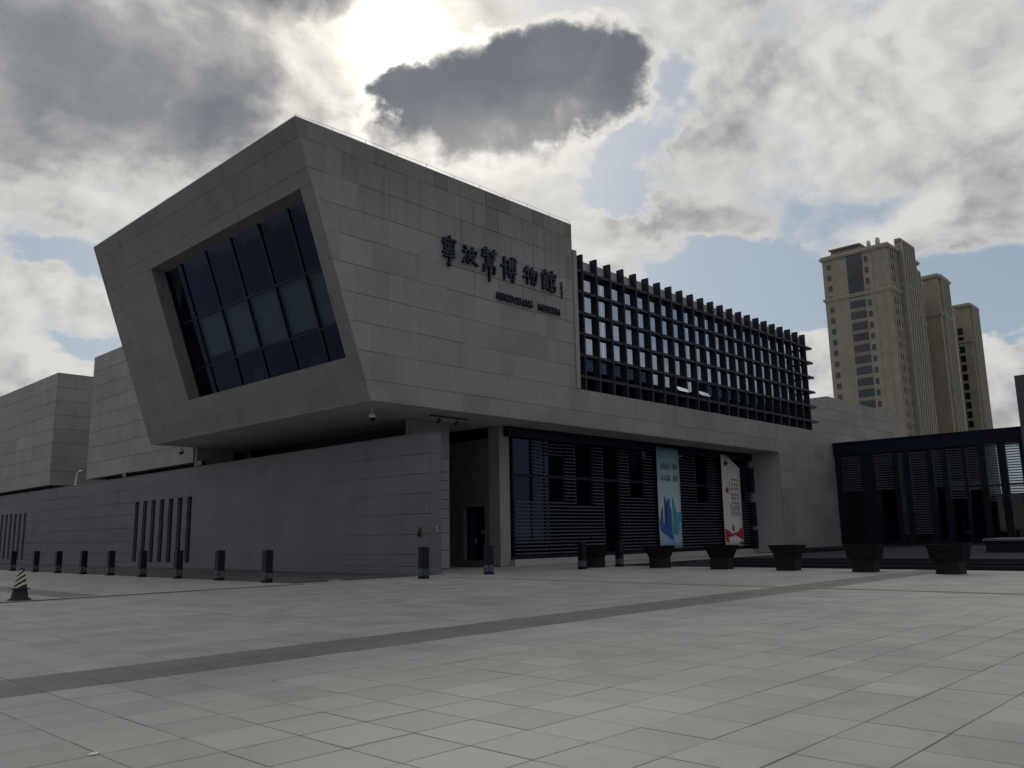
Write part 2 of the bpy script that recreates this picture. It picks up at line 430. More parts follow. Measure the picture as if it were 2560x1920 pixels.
# ================================================================== ground
ground = struct(MB().box(-900, 1500, -900, 1500, -0.6, -0.045).build('ground', 'far_paving'))
bed = struct(MB().box(-14, 36, -14, 27.72, -0.3, -0.03).build('plaza', 'joint_bed'))
BY0, BY1 = SY+12*SL, SY+14*SL                # the dark paving band, two slabs wide (y 10.44 .. 11.79)
def seen(x, y, z=0.0, mg=0.0):
    q = Vector((x, y, z-1.6)); dpt = q.dot(fw)
    if dpt < 0.3: return False
    f_ = cam_data.lens/36.0
    return abs(q.dot(rt)/dpt*f_) < 0.5+mg and abs(q.dot(up)/dpt*f_) < 0.375+mg
slabs = []
for i in range(-24, 50):
    for j in range(-24, 38):
        x0, y0 = SX+i*SL, SY+j*SL
        if x0+SL > 36 or y0+SL > 27.8 or x0 < -13.8 or y0 < -13.8: continue
        cx, cy = x0+SL/2, y0+SL/2
        vis = seen(cx, cy, 0, 0.06)
        slabs.append((0 if vis else 1, (cx*cx+cy*cy), cx, cy))
slabs.sort()
near_slabs, far_slabs = slabs[:296], slabs[296:]
def slab_mesh(sz, mat):
    a, t, c = sz/2, 0.028, 0.004
    v = [(-a, -a, -t), (a, -a, -t), (a, a, -t), (-a, a, -t), (-a, -a, -c), (a, -a, -c), (a, a, -c), (-a, a, -c),
         (-a+c, -a+c, 0), (a-c, -a+c, 0), (a-c, a-c, 0), (-a+c, a-c, 0)]
    f = [(0, 1, 5, 4), (1, 2, 6, 5), (2, 3, 7, 6), (3, 0, 4, 7), (4, 5, 9, 8), (5, 6, 10, 9), (6, 7, 11, 10), (7, 4, 8, 11), (8, 9, 10, 11)]
    me = bpy.data.meshes.new('slab'); me.from_pydata(v, [], f); me.materials.append(MATS[mat]); me.update(); return me
variants = {m_: [slab_mesh(SL-gp, m_) for gp in (0.006, 0.009, 0.013)] for m_ in ('slab_granite', 'band_granite')}
far_mb = {'slab_granite': MB(), 'band_granite': MB()}
for k, (vv, dd, cx, cy) in enumerate(slabs):
    mt_ = 'band_granite' if BY0-0.1 < cy < BY1+0.1 else 'slab_granite'
    dzv = random.uniform(-0.0025, 0.0015)
    if k < 296:
        o = obj('paving_slab', random.choice(variants[mt_]), None, bed, (cx, cy, dzv))
        o.rotation_euler = (random.uniform(-.0015, .0015), random.uniform(-.0015, .0015), random.uniform(-.002, .002))
    else:
        a = (SL-random.choice((0.006, 0.008, 0.012)))/2
        far_mb[mt_].add([(cx-a, cy-a, -.028), (cx+a, cy-a, -.028), (cx+a, cy+a, -.028), (cx-a, cy+a, -.028),
                         (cx-a, cy-a, dzv), (cx+a, cy-a, dzv), (cx+a, cy+a, dzv), (cx-a, cy+a, dzv)], BF[1:])
stuff(far_mb['slab_granite'].build('far_paving_slabs', 'slab_granite', bed))
stuff(far_mb['band_granite'].build('far_band_slabs', 'band_granite', bed))
# tactile strip: its tiles run across the plaza
for i in range(54):
    y0 = -9.0+i*0.66
    if y0 > 25.6: break
    tm = MB(); tm.box(23.30, 23.62, y0+0.006, y0+0.654, 0.0025, 0.008)
    for r_ in range(4): tm.box(23.325+r_*0.078, 23.36+r_*0.078, y0+0.03, y0+0.63, 0.0075, 0.012)
    tm.build('tactile_tile', 'tactile_yellow', bed, origin=(23.46, y0, 0))
# terrace beyond the plaza edge, on the left, with its dark strip and kerb joint
terr = struct(MB().box(-60, 17.6, 27.72, 160, -0.3, -0.002).build('terrace', 'far_paving'))
MB().box(9.45, 10.55, 28.3, 150, -0.01, 0.004).build('dark_strip', 'band_granite', terr)
MB().box(-60, 17.6, 27.72, 27.86, -0.01, 0.005).build('kerb_strip', 'band_granite', terr)
apron = struct(MB().box(17.6, 25.2, 28.35, 160, -0.3, -0.001).build('wall_apron', 'apron_granite'))
for i in range(66):
    MB().box(17.64, 24.0, 28.39+i*1.3, 28.39+i*1.3+1.285, -0.02, 0.004).build('apron_slab', 'apron_granite', apron)
walk = struct(MB().box(17.6, 60, 27.72, 32.6, -0.3, -0.008).build('entrance_walk', 'far_paving'))
court = struct(MB().box(36.0, 140, -60, 27.72, -0.3, -0.004).build('forecourt', 'dark_granite'))
# dark granite steps up to the glazed lobby
steps = struct(MB().box(36.9, 74, -30, 21.0, -0.02, 0.40).build('lobby_steps', 'dark_granite'))
for i in range(2):
    MB().box(36.1+0.4*i, 36.9, -30, 21.0-0.03*i, 0.0, 0.135*(i+1)).build('step', 'dark_granite', steps)
struct(MB().box(61.3, 72, 21.02, 29.9, -0.02, 0.30).build('lobby_landing', 'dark_granite'))

# ================================================================== museum building
YF = 30.0                                            # plane of the long facade
ZS, ZT = 7.75, 19.83                                 # soffit and roof edge of the raised gallery
LEAN = 0.3559
def lean(z, off=0.0): return 22.29 - LEAN*(z-ZS) + off
COURSES = [7.75, 8.63, 9.93, 11.22, 12.52, 13.83, 15.13, 16.43, 17.73, 19.03, 19.83]
MOD = 0.925
museum = thing('museum_building', 'grey stone museum with leaning windowed gallery raised over its entrance', 'building', (27, 31, 0))

# --- structural core behind the cladding
core = MB()
def leanprism(z0, z1, y0, y1, x1=36.79):
    core.prism([(lean(z0, .06), z0), (x1, z0), (x1, z1), (lean(z1, .06), z1)], y0, y1)
leanprism(17.08, 19.80, YF+.055, 53.0)
leanprism(7.78, 9.72, YF+.055, 53.0)
leanprism(9.71, 17.09, YF+.055, 30.98)
leanprism(9.71, 17.09, 46.55, 53.0)
gal = core.build('gallery_core', 'front_stone', museum)
MB().box(29.0, 36.5, 30.9, 46.6, 9.7, 17.1).build('gallery_inner_wall', 'interior_dark', museum)
MB().box(36.9, 71.9, YF+.055, 31.0, 7.78, 9.9).build('fascia_core', 'soffit_render', museum)
MB().box(36.9, 61.7, 30.9, 52, 7.78, 9.88).build('office_core', 'interior_dark', museum)
# the offices are a shallow glazed gallery: sky shows through its far side
MB().box(37.2, 68.5, 30.54, 32.3, 17.78, 17.95).build('office_roof', 'roof_grey', museum)
MB().box(37.2, 68.4, 32.1, 32.3, 9.86, 11.75).build('office_rear_sill', 'interior_dark', museum)
for k in range(12):
    xr = 37.2+k*2.6
    MB().box(xr+.05, xr+2.55, 32.18, 32.20, 11.77, 17.77).build('office_rear_pane', 'grey_glass', museum)
rdk = random.Random(77)
for k in range(16):
    xr = rdk.uniform(38.5, 66); hh_ = rdk.uniform(.6, 1.35)
    cb = MB().box(xr, xr+rdk.uniform(.7, 1.6), 31.5, 31.9, 9.9, 9.95+hh_).build('office_cabinet', 'interior_grey', museum)
MB().box(61.66, 71.95, YF+.06, 52, -.02, 9.87).build('end_wall_core', 'facade_stone', museum)
# soffit of the overhang, in separate boards
for a, b in ((22.31, 27.0), (27.0, 33.0)):
    MB().box(a+.004, b-.004, YF+.02, 52.98, 7.73, 7.785).build('soffit_board', 'soffit_render', museum)
for k in range(5):
    xa = 33.0+k*5.8; xb = min(xa+5.8, 61.6)
    MB().box(xa+.004, xb-.004, YF+.02, 33.2, 7.73, 7.785).build('soffit_board', 'soffit_render', museum)

MB().box(20.75, 29.0, 31.0, 46.5, 16.95, 17.07).build('gallery_ceiling', 'interior_dark', museum)
MB().box(22.6, 29.0, 31.0, 46.5, 9.73, 9.82).build('gallery_floor', 'interior_dark', museum)
MB().prism([(22.3, 9.83), (29, 9.83), (29, 16.94), (20.8, 16.94), (20.8, 14.1)], 46.42, 46.54).build('gallery_lining', 'interior_dark', museum)
MB().prism([(22.3, 9.83), (29, 9.83), (29, 16.94), (20.8, 16.94), (20.8, 14.1)], 30.99, 31.03).build('gallery_lining', 'interior_dark', museum)
for yy, hh_, ww in ((33.0, 1.0, .9), (36.8, 1.5, 1.3), (39.6, .8, .7), (43.0, 1.7, 1.0)):
    MB().box(24.3, 25.3, yy, yy+ww, 9.83, 9.83+hh_).build('display_case', 'interior_grey', museum)
# --- facade panels
def facade_panel(x0b, x1b, x0t, x1t, z0, z1, mat='facade_stone', gap=0.010, hg=0.014, parent=museum, yf=YF, th=0.055, name='facade_panel'):
    pr = random.uniform(-0.004, 0.004)
    g2, h2 = gap/2, hg/2
    q0 = [(x0b+g2, yf+pr, z0+h2), (x1b-g2, yf+pr, z0+h2), (x1b-g2, yf+th, z0+h2), (x0b+g2, yf+th, z0+h2)]
    q1 = [(x0t+g2, yf+pr, z1-h2), (x1t-g2, yf+pr, z1-h2), (x1t-g2, yf+th, z1-h2), (x0t+g2, yf+th, z1-h2)]
    ox = (x0b+x1b)/2
    return MB().hexa(q0, q1).build(name, mat, parent, origin=(ox, yf, z0))
def row_breaks(x0, x1, rnd, forced=()):
    xs = [x0]; k = math.ceil((x0+0.35-21.39)/MOD); x = 21.39+k*MOD
    while x < x1-0.3:
        if x > xs[-1]+0.25: xs.append(x)
        x += MOD*rnd.choice((1, 2, 2, 2, 3))
    for f_ in forced:
        xs = [q for q in xs if abs(q-f_) > 0.3]; xs.append(f_)
    xs = sorted(xs); xs.append(x1); return xs
rnd = random.Random(11)
for r_ in range(10):
    z0, z1 = COURSES[r_], COURSES[r_+1]
    x1 = 36.83 if z0 > 9.9 else 61.58
    forced = (29.7, 33.4) if z0 > 15 else ((30.62, 34.3) if z0 > 13.5 and z0 < 15 else ())
    xs = row_breaks(lean(z1, 0.0), x1, rnd, forced)
    for i in range(len(xs)-1):
        a, b = xs[i], xs[i+1]
        ab, at = (lean(z0), lean(z1)) if i == 0 else (a, a)
        if i > 0 and a < lean(z0)+0.3: continue
        if i == 0 and b < lean(z0)+0.3: b = xs[2] if len(xs) > 2 else b
        dark = (i > 0 and any(abs(a-f_) < .01 for f_ in forced))
        wide = any(abs(a-f_) < .01 or abs(b-f_) < .01 for f_ in forced)
        band = 26.9 < (ab+b)/2 < 36 and r_ in (5, 6)
        facade_panel(ab, b, at, b, z0, z1, gap=0.034 if wide else 0.008, hg=0.034 if band else rnd.choice((0.012, 0.02, 0.028)))
# end wall right of the entrance, down to the landing
zr = [0.0, 1.05, 2.35, 3.65, 4.94, 6.24, 7.60, 8.63, 9.93]
for r_ in range(8):
    x = 61.585
    while x < 71.9:
        b = min(x+MOD*rnd.choice((2, 2, 3)), 71.95)
        if 71.95-b < .4: b = 71.95
        facade_panel(x, b, x, b, zr[r_], zr[r_+1], gap=0.006, hg=0.008); x = b
# pale pilaster strip beside the sunscreen
MB().box(36.835, 37.17, 29.93, 30.62, 9.935, 18.29).build('pilaster_strip', 'facade_stone', museum)
# roof edge: coping and lightning wire with its posts
cop = MB().box(18.01, 36.85, YF-.012, YF+.5, 19.835, 19.875)
cop.box(18.01, 18.5, YF+.5, 53.0, 19.835, 19.875).build('coping', 'coping_metal', museum)
wr = MB(); pts = [(18.15+i*1.87, YF+.12, 20.13+(-.05 if i % 2 else .0)) for i in range(11)]
pts[0] = (18.1, YF+.12, 20.0)
for a, b in zip(pts, pts[1:]): wr.tube(a, b, .008, 5)
for p_ in pts: wr.tube((p_[0], p_[1], 19.87), p_, .012, 5)
wr.tube((18.25, 41, 19.9), (18.25, 43, 20.12), .012, 5).tube((18.25, 43, 20.12), (18.25, 47, 20.05), .012, 5)
wr.build('lightning_wire', 'black_metal', museum)

# --- leaning front: panels around the big window
def front_panel(y0, y1, z0, z1, gap=0.006, hg=0.008):
    pr = random.uniform(-0.002, 0.002); g2, h2 = gap/2, hg/2
    def P(y, z, off): return (lean(z, off), y, z)
    q0 = [P(y0+g2, z0+h2, pr), P(y0+g2, z0+h2, .055), P(y1-g2, z0+h2, .055), P(y1-g2, z0+h2, pr)]
    q1 = [P(y0+g2, z1-h2, pr), P(y0+g2, z1-h2, .055), P(y1-g2, z1-h2, .055), P(y1-g2, z1-h2, pr)]
    MB().hexa(q0, q1).build('front_panel', 'front_stone', museum, origin=(lean(z0), (y0+y1)/2, z0))
def front_row(y0, y1, z0, z1, step=(2, 3, 4), hg=0.008):
    y = y0
    while y < y1-.01:
        b = min(y+MOD*rnd.choice(step), y1)
        if y1-b < .5: b = y1
        front_panel(y, b, z0, z1, hg=hg); y = b
for z0, z1, hg in ((19.03, 19.83, .012), (17.73, 19.03, .018), (17.08, 17.73, .012), (7.75, 8.63, .006), (8.63, 9.72, .006)):
    front_row(30.06, 53.0, z0, z1, hg=hg)
zz = [9.72, 11.22, 12.52, 13.83, 15.13, 16.43, 17.08]
for a, b in zip(zz, zz[1:]):
    front_panel(30.06, 30.97, a, b); front_row(46.56, 53.0, a, b)
# far end wall of the raised gallery
MB().prism([(lean(7.75), 7.75), (36.8, 7.75), (36.8, 19.8), (lean(19.8), 19.8)], 53.0, 53.06).build('gallery_end_wall', 'front_stone', museum)

# --- the big leaning window
NX, NZ = 0.942, 0.3354                                # inward normal of the leaning face
def WP(y, z, off):
    """point of the glazing plane: height z measured on the face, then pushed inwards"""
    return (lean(z)+NX*off, y, z+NZ*off)
win = MB()
def wq(mb, y0, y1, z0, z1, o0, o1):
    mb.hexa([WP(y0, z0, o0), WP(y0, z0, o1), WP(y1, z0, o1), WP(y1, z0, o0)],
            [WP(y0, z1, o0), WP(y0, z1, o1), WP(y1, z1, o1), WP(y1, z1, o0)])
ymul = [30.99, 33.40, 36.10, 38.90, 41.65, 44.55, 46.54]
zmul = [9.60, 11.25, 13.82, 16.82]
wf = MB()
for y in ymul[1:-1]: wq(wf, y-.07, y+.07, 9.5, 16.95, .74, 1.35)
for z in zmul[1:-1]: wq(wf, 30.99, 46.54, z-.05, z+.05, .745, 1.0)
wq(wf, 30.99, 31.06, 9.5, 16.95, .74, 1.0); wq(wf, 46.47, 46.54, 9.5, 16.95, .74, 1.0)
wf.build('window_frame', 'frame_metal', museum)
for i in range(6):
    for j in range(3):
        mb = MB(); wq(mb, ymul[i]+.06, ymul[i+1]-.06, zmul[j]+.04, zmul[j+1]-.04, .80, .815)
        mb.build('window_pane', 'window_glass', museum)
    if i < 5:
        mb = MB(); zt = zmul[1]+(0.0, .05, .0, .0, .3)[i]
        wq(mb, ymul[i]+.12, ymul[i+1]-.12, zt+.1, zmul[2]-.06, .95, .965)
        mb.build('roller_blind', 'blind_green', museum)

# --- egg-crate sunscreen over the offices
FX0, FP = 37.78, 1.3735
for k in range(23):
    x = FX0+k*FP
    obj('sunscreen_fin', boxm(.15, .50, 8.29, 'fin_paint', .008), None, museum, (x, 30.25, 9.94))
ZH = [17.17-1.287*k for k in range(6)]
for z in ZH:
    MB().box(37.175, 69.35, 30.03, 30.49, z-.085, z+.085).box(69.0, 69.349, 30.49, 31.9, z-.084, z+.084).build('sunscreen_shelf', 'fin_paint', museum)
zrow = [9.95]+[z for z in reversed(ZH)]
for k in range(23):
    x0 = FX0+k*FP-FP+.06 if k else 37.19
    x1 = FX0+k*FP-.06
    MB().box(x0, x1, 30.46, 30.53, 17.26, 18.02).build('parapet_panel', 'jamb_white', museum)
    for r_ in range(6):
        z0, z1 = zrow[r_]+.05, zrow[r_+1]-.05
        lower = r_ == 0 or (r_ == 1 and k < 6) or (r_ == 1 and k > 10)
        o = MB().box(x0, x1, 30.50, 30.52, z0, z1).build('office_pane', 'dark_glass' if lower else 'grey_glass', museum, origin=((x0+x1)/2, 30.50, z1))
        if r_ == 1 and k in (8, 10): o.rotation_euler.x = R(-34); o.data.materials[0] = MATS['coated_glass']
for y in (31.6, 32.9):
    for r_ in range(6):
        MB().box(68.42, 68.45, y-.6, y+.6, zrow[r_]+.06, zrow[r_+1]-.06).build('office_pane', 'grey_glass', museum)
MB().box(69.05, 69.12, 30.9, 30.97, 9.95, 17.9).build('corner_post', 'fin_paint', museum)
MB().box(69.05, 69.12, 31.8, 31.87, 9.95, 17.9).build('corner_post', 'fin_paint', museum)

# --- entrance: recessed glazing, header, pillar, jamb, side wall and door
YG = 32.7
MB().box(33.2, 34.0, 32.75, 33.6, 0.0, 7.73).build('entrance_pillar', 'facade_stone', museum)
MB().box(33.56, 61.6, 32.35, 32.74, 7.16, 7.727).build('header_beam', 'navy_metal', museum)
MB().box(34.02, 61.6, 32.45, 33.1, -.02, .33).build('plinth', 'plinth_stone', museum)
MB().box(61.60, 61.655, YF+.06, 32.9, 0.0, 7.725).build('jamb', 'jamb_white', museum)
for a, b in ((0.34, .75), (2.1, 2.9), (4.7, 5.6)):
    MB().box(60.9, 61.58, 32.25, 32.6, a, b+1.0).build('jamb_block', 'navy_metal', museum)
fr = MB()
bays = [(34.15+i*2.745, 34.15+i*2.745+1.57, 34.15+(i+1)*2.745) for i in range(10)]
for a, b, c_ in bays:
    fr.box(a-.05, a+.05, 32.62, 32.85, .33, 7.16).box(b-.03, b+.03, 32.63, 32.84, .33, 7.16)
fr.box(34.0, 61.59, 32.6, 32.86, 4.94, 5.10).box(34.0, 61.59, 32.61, 32.85, .33, .55)
fr.build('glazing_frame', 'navy_metal', museum)
rr = random.Random(5)
for i, (a, b, c_) in enumerate(bays):
    c_ = min(c_, 61.55)
    for (x0, x1) in ((a, b), (b, c_)):
        for z0, z1 in ((.55, 4.94), (5.10, 7.16)):
            MB().box(x0+.05, x1-.04, 32.70, 32.715, z0+.02, z1-.02).build('entrance_pane', 'dark_glass', museum)
    # louvre blades behind the narrow panes over the full height, behind the wide ones only low down
    lv = MB()
    def blades(x0, x1, z0, z1):
        z = z0
        while z < z1:
            lv.hexa([(x0, 32.50, z), (x1, 32.50, z), (x1, 32.64, z+.05), (x0, 32.64, z+.05)],
                    [(x0, 32.50, z+.035), (x1, 32.50, z+.035), (x1, 32.64, z+.085), (x0, 32.64, z+.085)])
            z += .205
    blades(b+.02, c_-.04, .6, 7.05)
    if i != 3: blades(a+.04, b-.02, .6, (3.6, 3.5, 3.4, 1, 3.9, 6.9, 6.9, 3.8, 6.9, 4.0)[i])
    if i in (1,): blades(a+.06, b-.05, 6.3, 7.0)
    stuff(lv.build('louvre_blades', 'louver_metal', museum))
    MB().box(a+.1, b-.08, 32.73, 32.78, 3.75 if i != 3 else 1.2, 7.1).build('tinted_panel', 'teal_panel', museum)
hall = MB().box(34.0, 61.6, 40.0, 40.2, 0, 7.7).box(34.0, 61.6, 33.0, 40, -.01, .02).box(34.0, 61.6, 33.2, 40, 7.6, 7.7)
hall.build('hall_interior', 'interior_dark', museum)
# side wall of the hall with the staff door
MB().box(33.22, 33.9, 33.58, 34.0, .30, 7.12).box(33.22, 33.9, 35.75, 40.2, .30, 7.12).box(33.22, 33.9, 34.0, 35.75, 3.3, 7.12).build('side_wall', 'low_wall_stone', museum)
MB().box(33.0, 33.9, 33.55, 40.2, -.02, .30).build('door_step', 'low_wall_stone', museum)
MB().box(33.4, 33.9, 33.58, 40.2, 7.12, 7.72).build('side_lintel', 'interior_dark', museum)
door = MB().box(33.48, 33.56, 34.02, 35.73, .31, 3.29).build('door', 'navy_metal', museum)
MB().box(33.462, 33.479, 35.05, 35.35, .5, 3.1).build('door_glass', 'teal_panel', door)
MB().box(33.466, 33.479, 34.2, 34.58, 1.75, 2.0).build('door_notice', 'marks_pale', door)
MB().box(33.42, 33.479, 34.93, 34.97, 1.2, 1.5).build('door_handle', 'coping_metal', door)
MB().box(33.40, 33.90, 35.735, 35.76, .3, 3.3).build('door_jamb', 'low_wall_stone', museum)
# column that carries the raised gallery, with horizontal joints
zc = [0.0, 0.95, 1.85, 2.6, 3.1, 3.6, 4.1, 4.6, 5.05, 5.75, 7.728]
for a, b in zip(zc, zc[1:]):
    MB().box(27.62, 30.13, 33.5, 34.1, a+.016, b-.016).build('column_block', 'facade_stone', museum)
MB().box(27.68, 30.07, 33.55, 34.05, 0, 7.72).build('column_core', 'interior_dark', museum)
# dark glazed wall of the yard behind the low wall, and the yard's end wall with a small window
MB().box(29.2, 29.3, 34.1, 53, 0, 7.72).build('yard_glazing', 'navy_metal', museum)
MB().box(25.3, 29.2, 52.95, 53.2, 0, 7.72).build('yard_end_wall', 'facade_stone', museum)
sw = MB().box(27.9, 28.9, 52.92, 52.948, 6.75, 7.6).build('yard_window', 'frame_metal', museum)
MB().box(27.97, 28.5, 52.905, 52.918, 6.82, 7.53).build('yard_window_pane', 'dark_glass', sw)
MB().box(28.55, 28.83, 52.905, 52.918, 6.82, 7.53).build('yard_window_pane', 'dark_glass', sw)

# ------------------------------------------------------------------ lettering on the facade
GLYPH = {
 'ning': [[(.5, 1.02), (.54, .94)], [(.10, .90), (.06, .74)], [(.10, .88), (.90, .91), (.82, .78)], [(.22, .73), (.18, .63)], [(.35, .77), (.40, .65), (.62, .66)], [(.52, .78), (.55, .71)], [(.73, .75), (.80, .66)],
          [(.2, .58), (.23, .46)], [(.2, .57), (.80, .59), (.77, .46)], [(.40, .57), (.41, .47)], [(.59, .58), (.59, .47)], [(.08, .44), (.92, .46)], [(.15, .32), (.88, .34)], [(.52, .33), (.51, .02), (.38, .10)]],
 'bo': [[(.10, .98), (.24, .86)], [(.04, .72), (.16, .63)], [(.03, .06), (.12, .30), (.24, .50)], [(.40, .80), (.36, .42), (.25, .08)], [(.40, .79), (.92, .83), (.85, .68)], [(.64, 1.0), (.62, .52)], [(.42, .54), (.82, .57), (.62, .28), (.38, .06)], [(.45, .42), (.66, .22), (1.0, .04)]],
 'bang': [[(.05, .93), (.46, .95)], [(.25, 1.02), (.25, .72)], [(.05, .82), (.45, .84)], [(.0, .70), (.49, .73)], [(.55, .88), (1.0, .91)], [(.82, 1.0), (.81, .63), (.72, .67)], [(.62, .81), (.69, .73)],
          [(.30, .63), (.31, .44)], [(.30, .61), (.70, .62), (.69, .43)], [(.31, .52), (.69, .52)], [(.31, .43), (.69, .43)], [(.14, .36), (.12, .10)], [(.14, .35), (.87, .37), (.85, .10), (.76, .14)], [(.5, .43), (.49, -.22)]],
 'bo2': [[(.0, .60), (.38, .65)], [(.19, .97), (.18, .03)], [(.42, .84), (1.0, .88)], [(.69, 1.02), (.68, .42)], [(.87, 1.0), (.95, .93)], [(.48, .75), (.47, .45)], [(.48, .75), (.91, .77), (.90, .45)], [(.48, .65), (.90, .66)], [(.48, .55), (.90, .55)], [(.38, .35), (1.02, .39)], [(.81, .45), (.80, .02), (.69, .09)], [(.52, .27), (.61, .15)]],
 'wu': [[(.16, .92), (.03, .68)], [(.10, .75), (.43, .78)], [(.26, 1.0), (.25, .0)], [(.0, .38), (.43, .50)], [(.61, .97), (.44, .60)], [(.55, .80), (.97, .83), (.91, .32), (.80, .06), (.69, .14)], [(.69, .79), (.45, .34)], [(.83, .79), (.55, .10)]],
 'guan': [[(.25, 1.0), (.0, .71)], [(.26, .95), (.47, .76)], [(.24, .81), (.30, .73)], [(.12, .66), (.11, .08), (.30, .20)], [(.12, .66), (.39, .67), (.38, .38)], [(.13, .53), (.38, .53)], [(.13, .40), (.38, .40)], [(.24, .30), (.46, .06)],
          [(.72, 1.02), (.75, .92)], [(.51, .86), (.48, .72)], [(.51, .85), (1.0, .87), (.93, .74)], [(.59, .70), (.58, .04)], [(.59, .68), (.87, .69), (.86, .48), (.60, .48)], [(.59, .32), (.91, .33), (.90, .06), (.59, .06)]]}
def brush(strokes, x0, z0, wd, ht, wid, yb, yf):
    """brush strokes as rounded, tapering ribbons with depth; reading direction along +x on a wall facing -y"""
    mb = MB()
    for st in strokes:
        P = [Vector((x0+px*wd, z0+pz*ht)) for px, pz in st]
        for i in range(len(P)-1):
            a, b = P[i], P[i+1]; dvec = (b-a)
            if dvec.length < 1e-4: continue
            dn = dvec.normalized(); nn = Vector((-dn.y, dn.x))
            ra = wid*(1.18 if i == 0 else 0.95); rb = wid*(0.62 if i == len(P)-2 else 0.95)
            poly = []
            for t_ in range(7):
                an = math.pi/2+math.pi*t_/6; poly.append(a+(dn*math.cos(an)+nn*math.sin(an))*ra)
            for t_ in range(7):
                an = -math.pi/2+math.pi*t_/6; poly.append(b+(dn*math.cos(an)+nn*math.sin(an))*rb)
            jy = random.uniform(0, .006)
            mb.prism([(p_.x, p_.y) for p_ in poly], yf-jy, yb)
    return mb
sign = thing('museum_lettering', 'raised dark blue calligraphic and Latin letters on the stone facade', 'sign', (31, 29.95, 14))
for key, x0, x1, z0, z1 in (('ning', 26.43, 27.55, 15.02, 16.55), ('bo', 27.85, 29.07, 15.42, 16.34), ('bang', 29.22, 30.45, 15.15, 16.58), ('bo2', 30.66, 32.0, 15.14, 16.46), ('wu', 32.42, 33.68, 15.30, 16.30), ('guan', 33.86, 35.32, 15.22, 16.42)):
    wd_ = (x1-x0)*.86; br = brush(GLYPH[key], x0+.06, z0, wd_, z1-z0, .053, 29.985, 29.83).build('character', 'letter_metal', sign)
sg = [[(.3, .98), (.7, .95)], [(.5, 1.0), (.4, .86)], [(.2, .74), (.8, .78)], [(.3, .66), (.7, .60)], [(.5, .8), (.5, .52)], [(.3, .44), (.75, .46), (.6, .3)], [(.3, .3), (.7, .22)], [(.45, .2), (.5, .05)]]
brush(sg, 35.60, 15.0, .26, 1.0, .035, 29.985, 29.93).build('signature', 'letter_metal', sign)
def latin(txt, x0, x1, z0, hgt):
    cu = bpy.data.curves.new('txt', 'FONT'); cu.body = txt; cu.size = 1.0; cu.extrude = 0.05; cu.offset = 0.012
    to = bpy.data.objects.new('txt', cu); COL.objects.link(to)
    bpy.context.view_layer.update()
    me = bpy.data.meshes.new_from_object(to.evaluated_get(bpy.context.evaluated_depsgraph_get()))
    bpy.data.objects.remove(to); return me
def line_of_letters(word, x0, x1, z0, hgt):
    n = len(word); adv = [0.45 if c_ == 'I' else (1.25 if c_ in 'MW' else 1.0) for c_ in word]
    tot = sum(adv); x = x0
    for c_, a in zip(word, adv):
        me = latin(c_, 0, 0, 0, 0); wd = (x1-x0)*a/tot
        xs = [v.co.x for v in me.vertices]; zs_ = [v.co.y for v in me.vertices]
        sx = wd*0.86/max(max(xs)-min(xs), .05); sz = hgt/(max(zs_)-min(zs_))
        if c_ == 'I': sx = min(sx, sz)
        mx = (max(xs)+min(xs))/2; mz = min(zs_)
        for v in me.vertices: v.co = ((v.co.x-mx)*sx, -v.co.z*1.0, (v.co.y-mz)*sz)
        me.flip_normals() if False else None
        obj('letter', me, 'letter_metal', sign, (x+wd/2, 29.93, z0)); x += wd
line_of_letters('NINGBOBANG', 30.32, 33.18, 13.98, .40)
line_of_letters('MUSEUM', 33.64, 35.48, 13.98, .38)

# ------------------------------------------------------------------ hanging banners
b1 = thing('hanging_banner', 'tall pale blue banner printed with blue ink towers beside louvred glazing', 'banner', (49.37, 32.3, .6), 'banners on the entrance glazing')
def cloth(x0, x1, z0, z1, yb, mat, parent, cut=None):
    nx, nz = 6, 14; v = []; f = []
    for k in range(2):
        for j in range(nz+1):
            for i in range(nx+1):
                u, t_ = i/nx, j/nz; xx = x0+(x1-x0)*u; z = z0+(z1-z0)*t_
                if cut and t_ > .9: z = min(z, z1-cut*max(0, u-.35)/.65)
                v.append((xx, yb+.02*math.sin(u*7+t_*5)+.006*k, z))
    o2 = (nx+1)*(nz+1)
    for j in range(nz):
        for i in range(nx):
            a = j*(nx+1)+i; f.append((a, a+1, a+nx+2, a+nx+1)); f.append((o2+a, o2+a+nx+1, o2+a+nx+2, o2+a+1))
    for i in range(nx):
        f.append((i, o2+i, o2+i+1, i+1)); t0 = nz*(nx+1)+i; f.append((t0, t0+1, o2+t0+1, o2+t0))
    for j in range(nz):
        a = j*(nx+1); f.append((a, a+nx+1, o2+a+nx+1, o2+a)); a += nx; f.append((a, o2+a, o2+a+nx+1, a+nx+1))
    return MB().add(v, f).build('banner_cloth', mat, parent, True)
cloth(47.98, 50.75, .62, 7.45, 32.28, 'banner_blue', b1)
MB().tube((47.9, 32.28, 7.47), (50.85, 32.28, 7.47), .03).tube((47.9, 32.28, .6), (50.85, 32.28, .6), .035).build('rod', 'black_metal', b1)
PY = 32.245
def printpoly(poly, mat, parent, name='print', dy=0.0):
    return MB().prism(poly, PY-.004-dy, PY-dy).build(name, mat, parent)
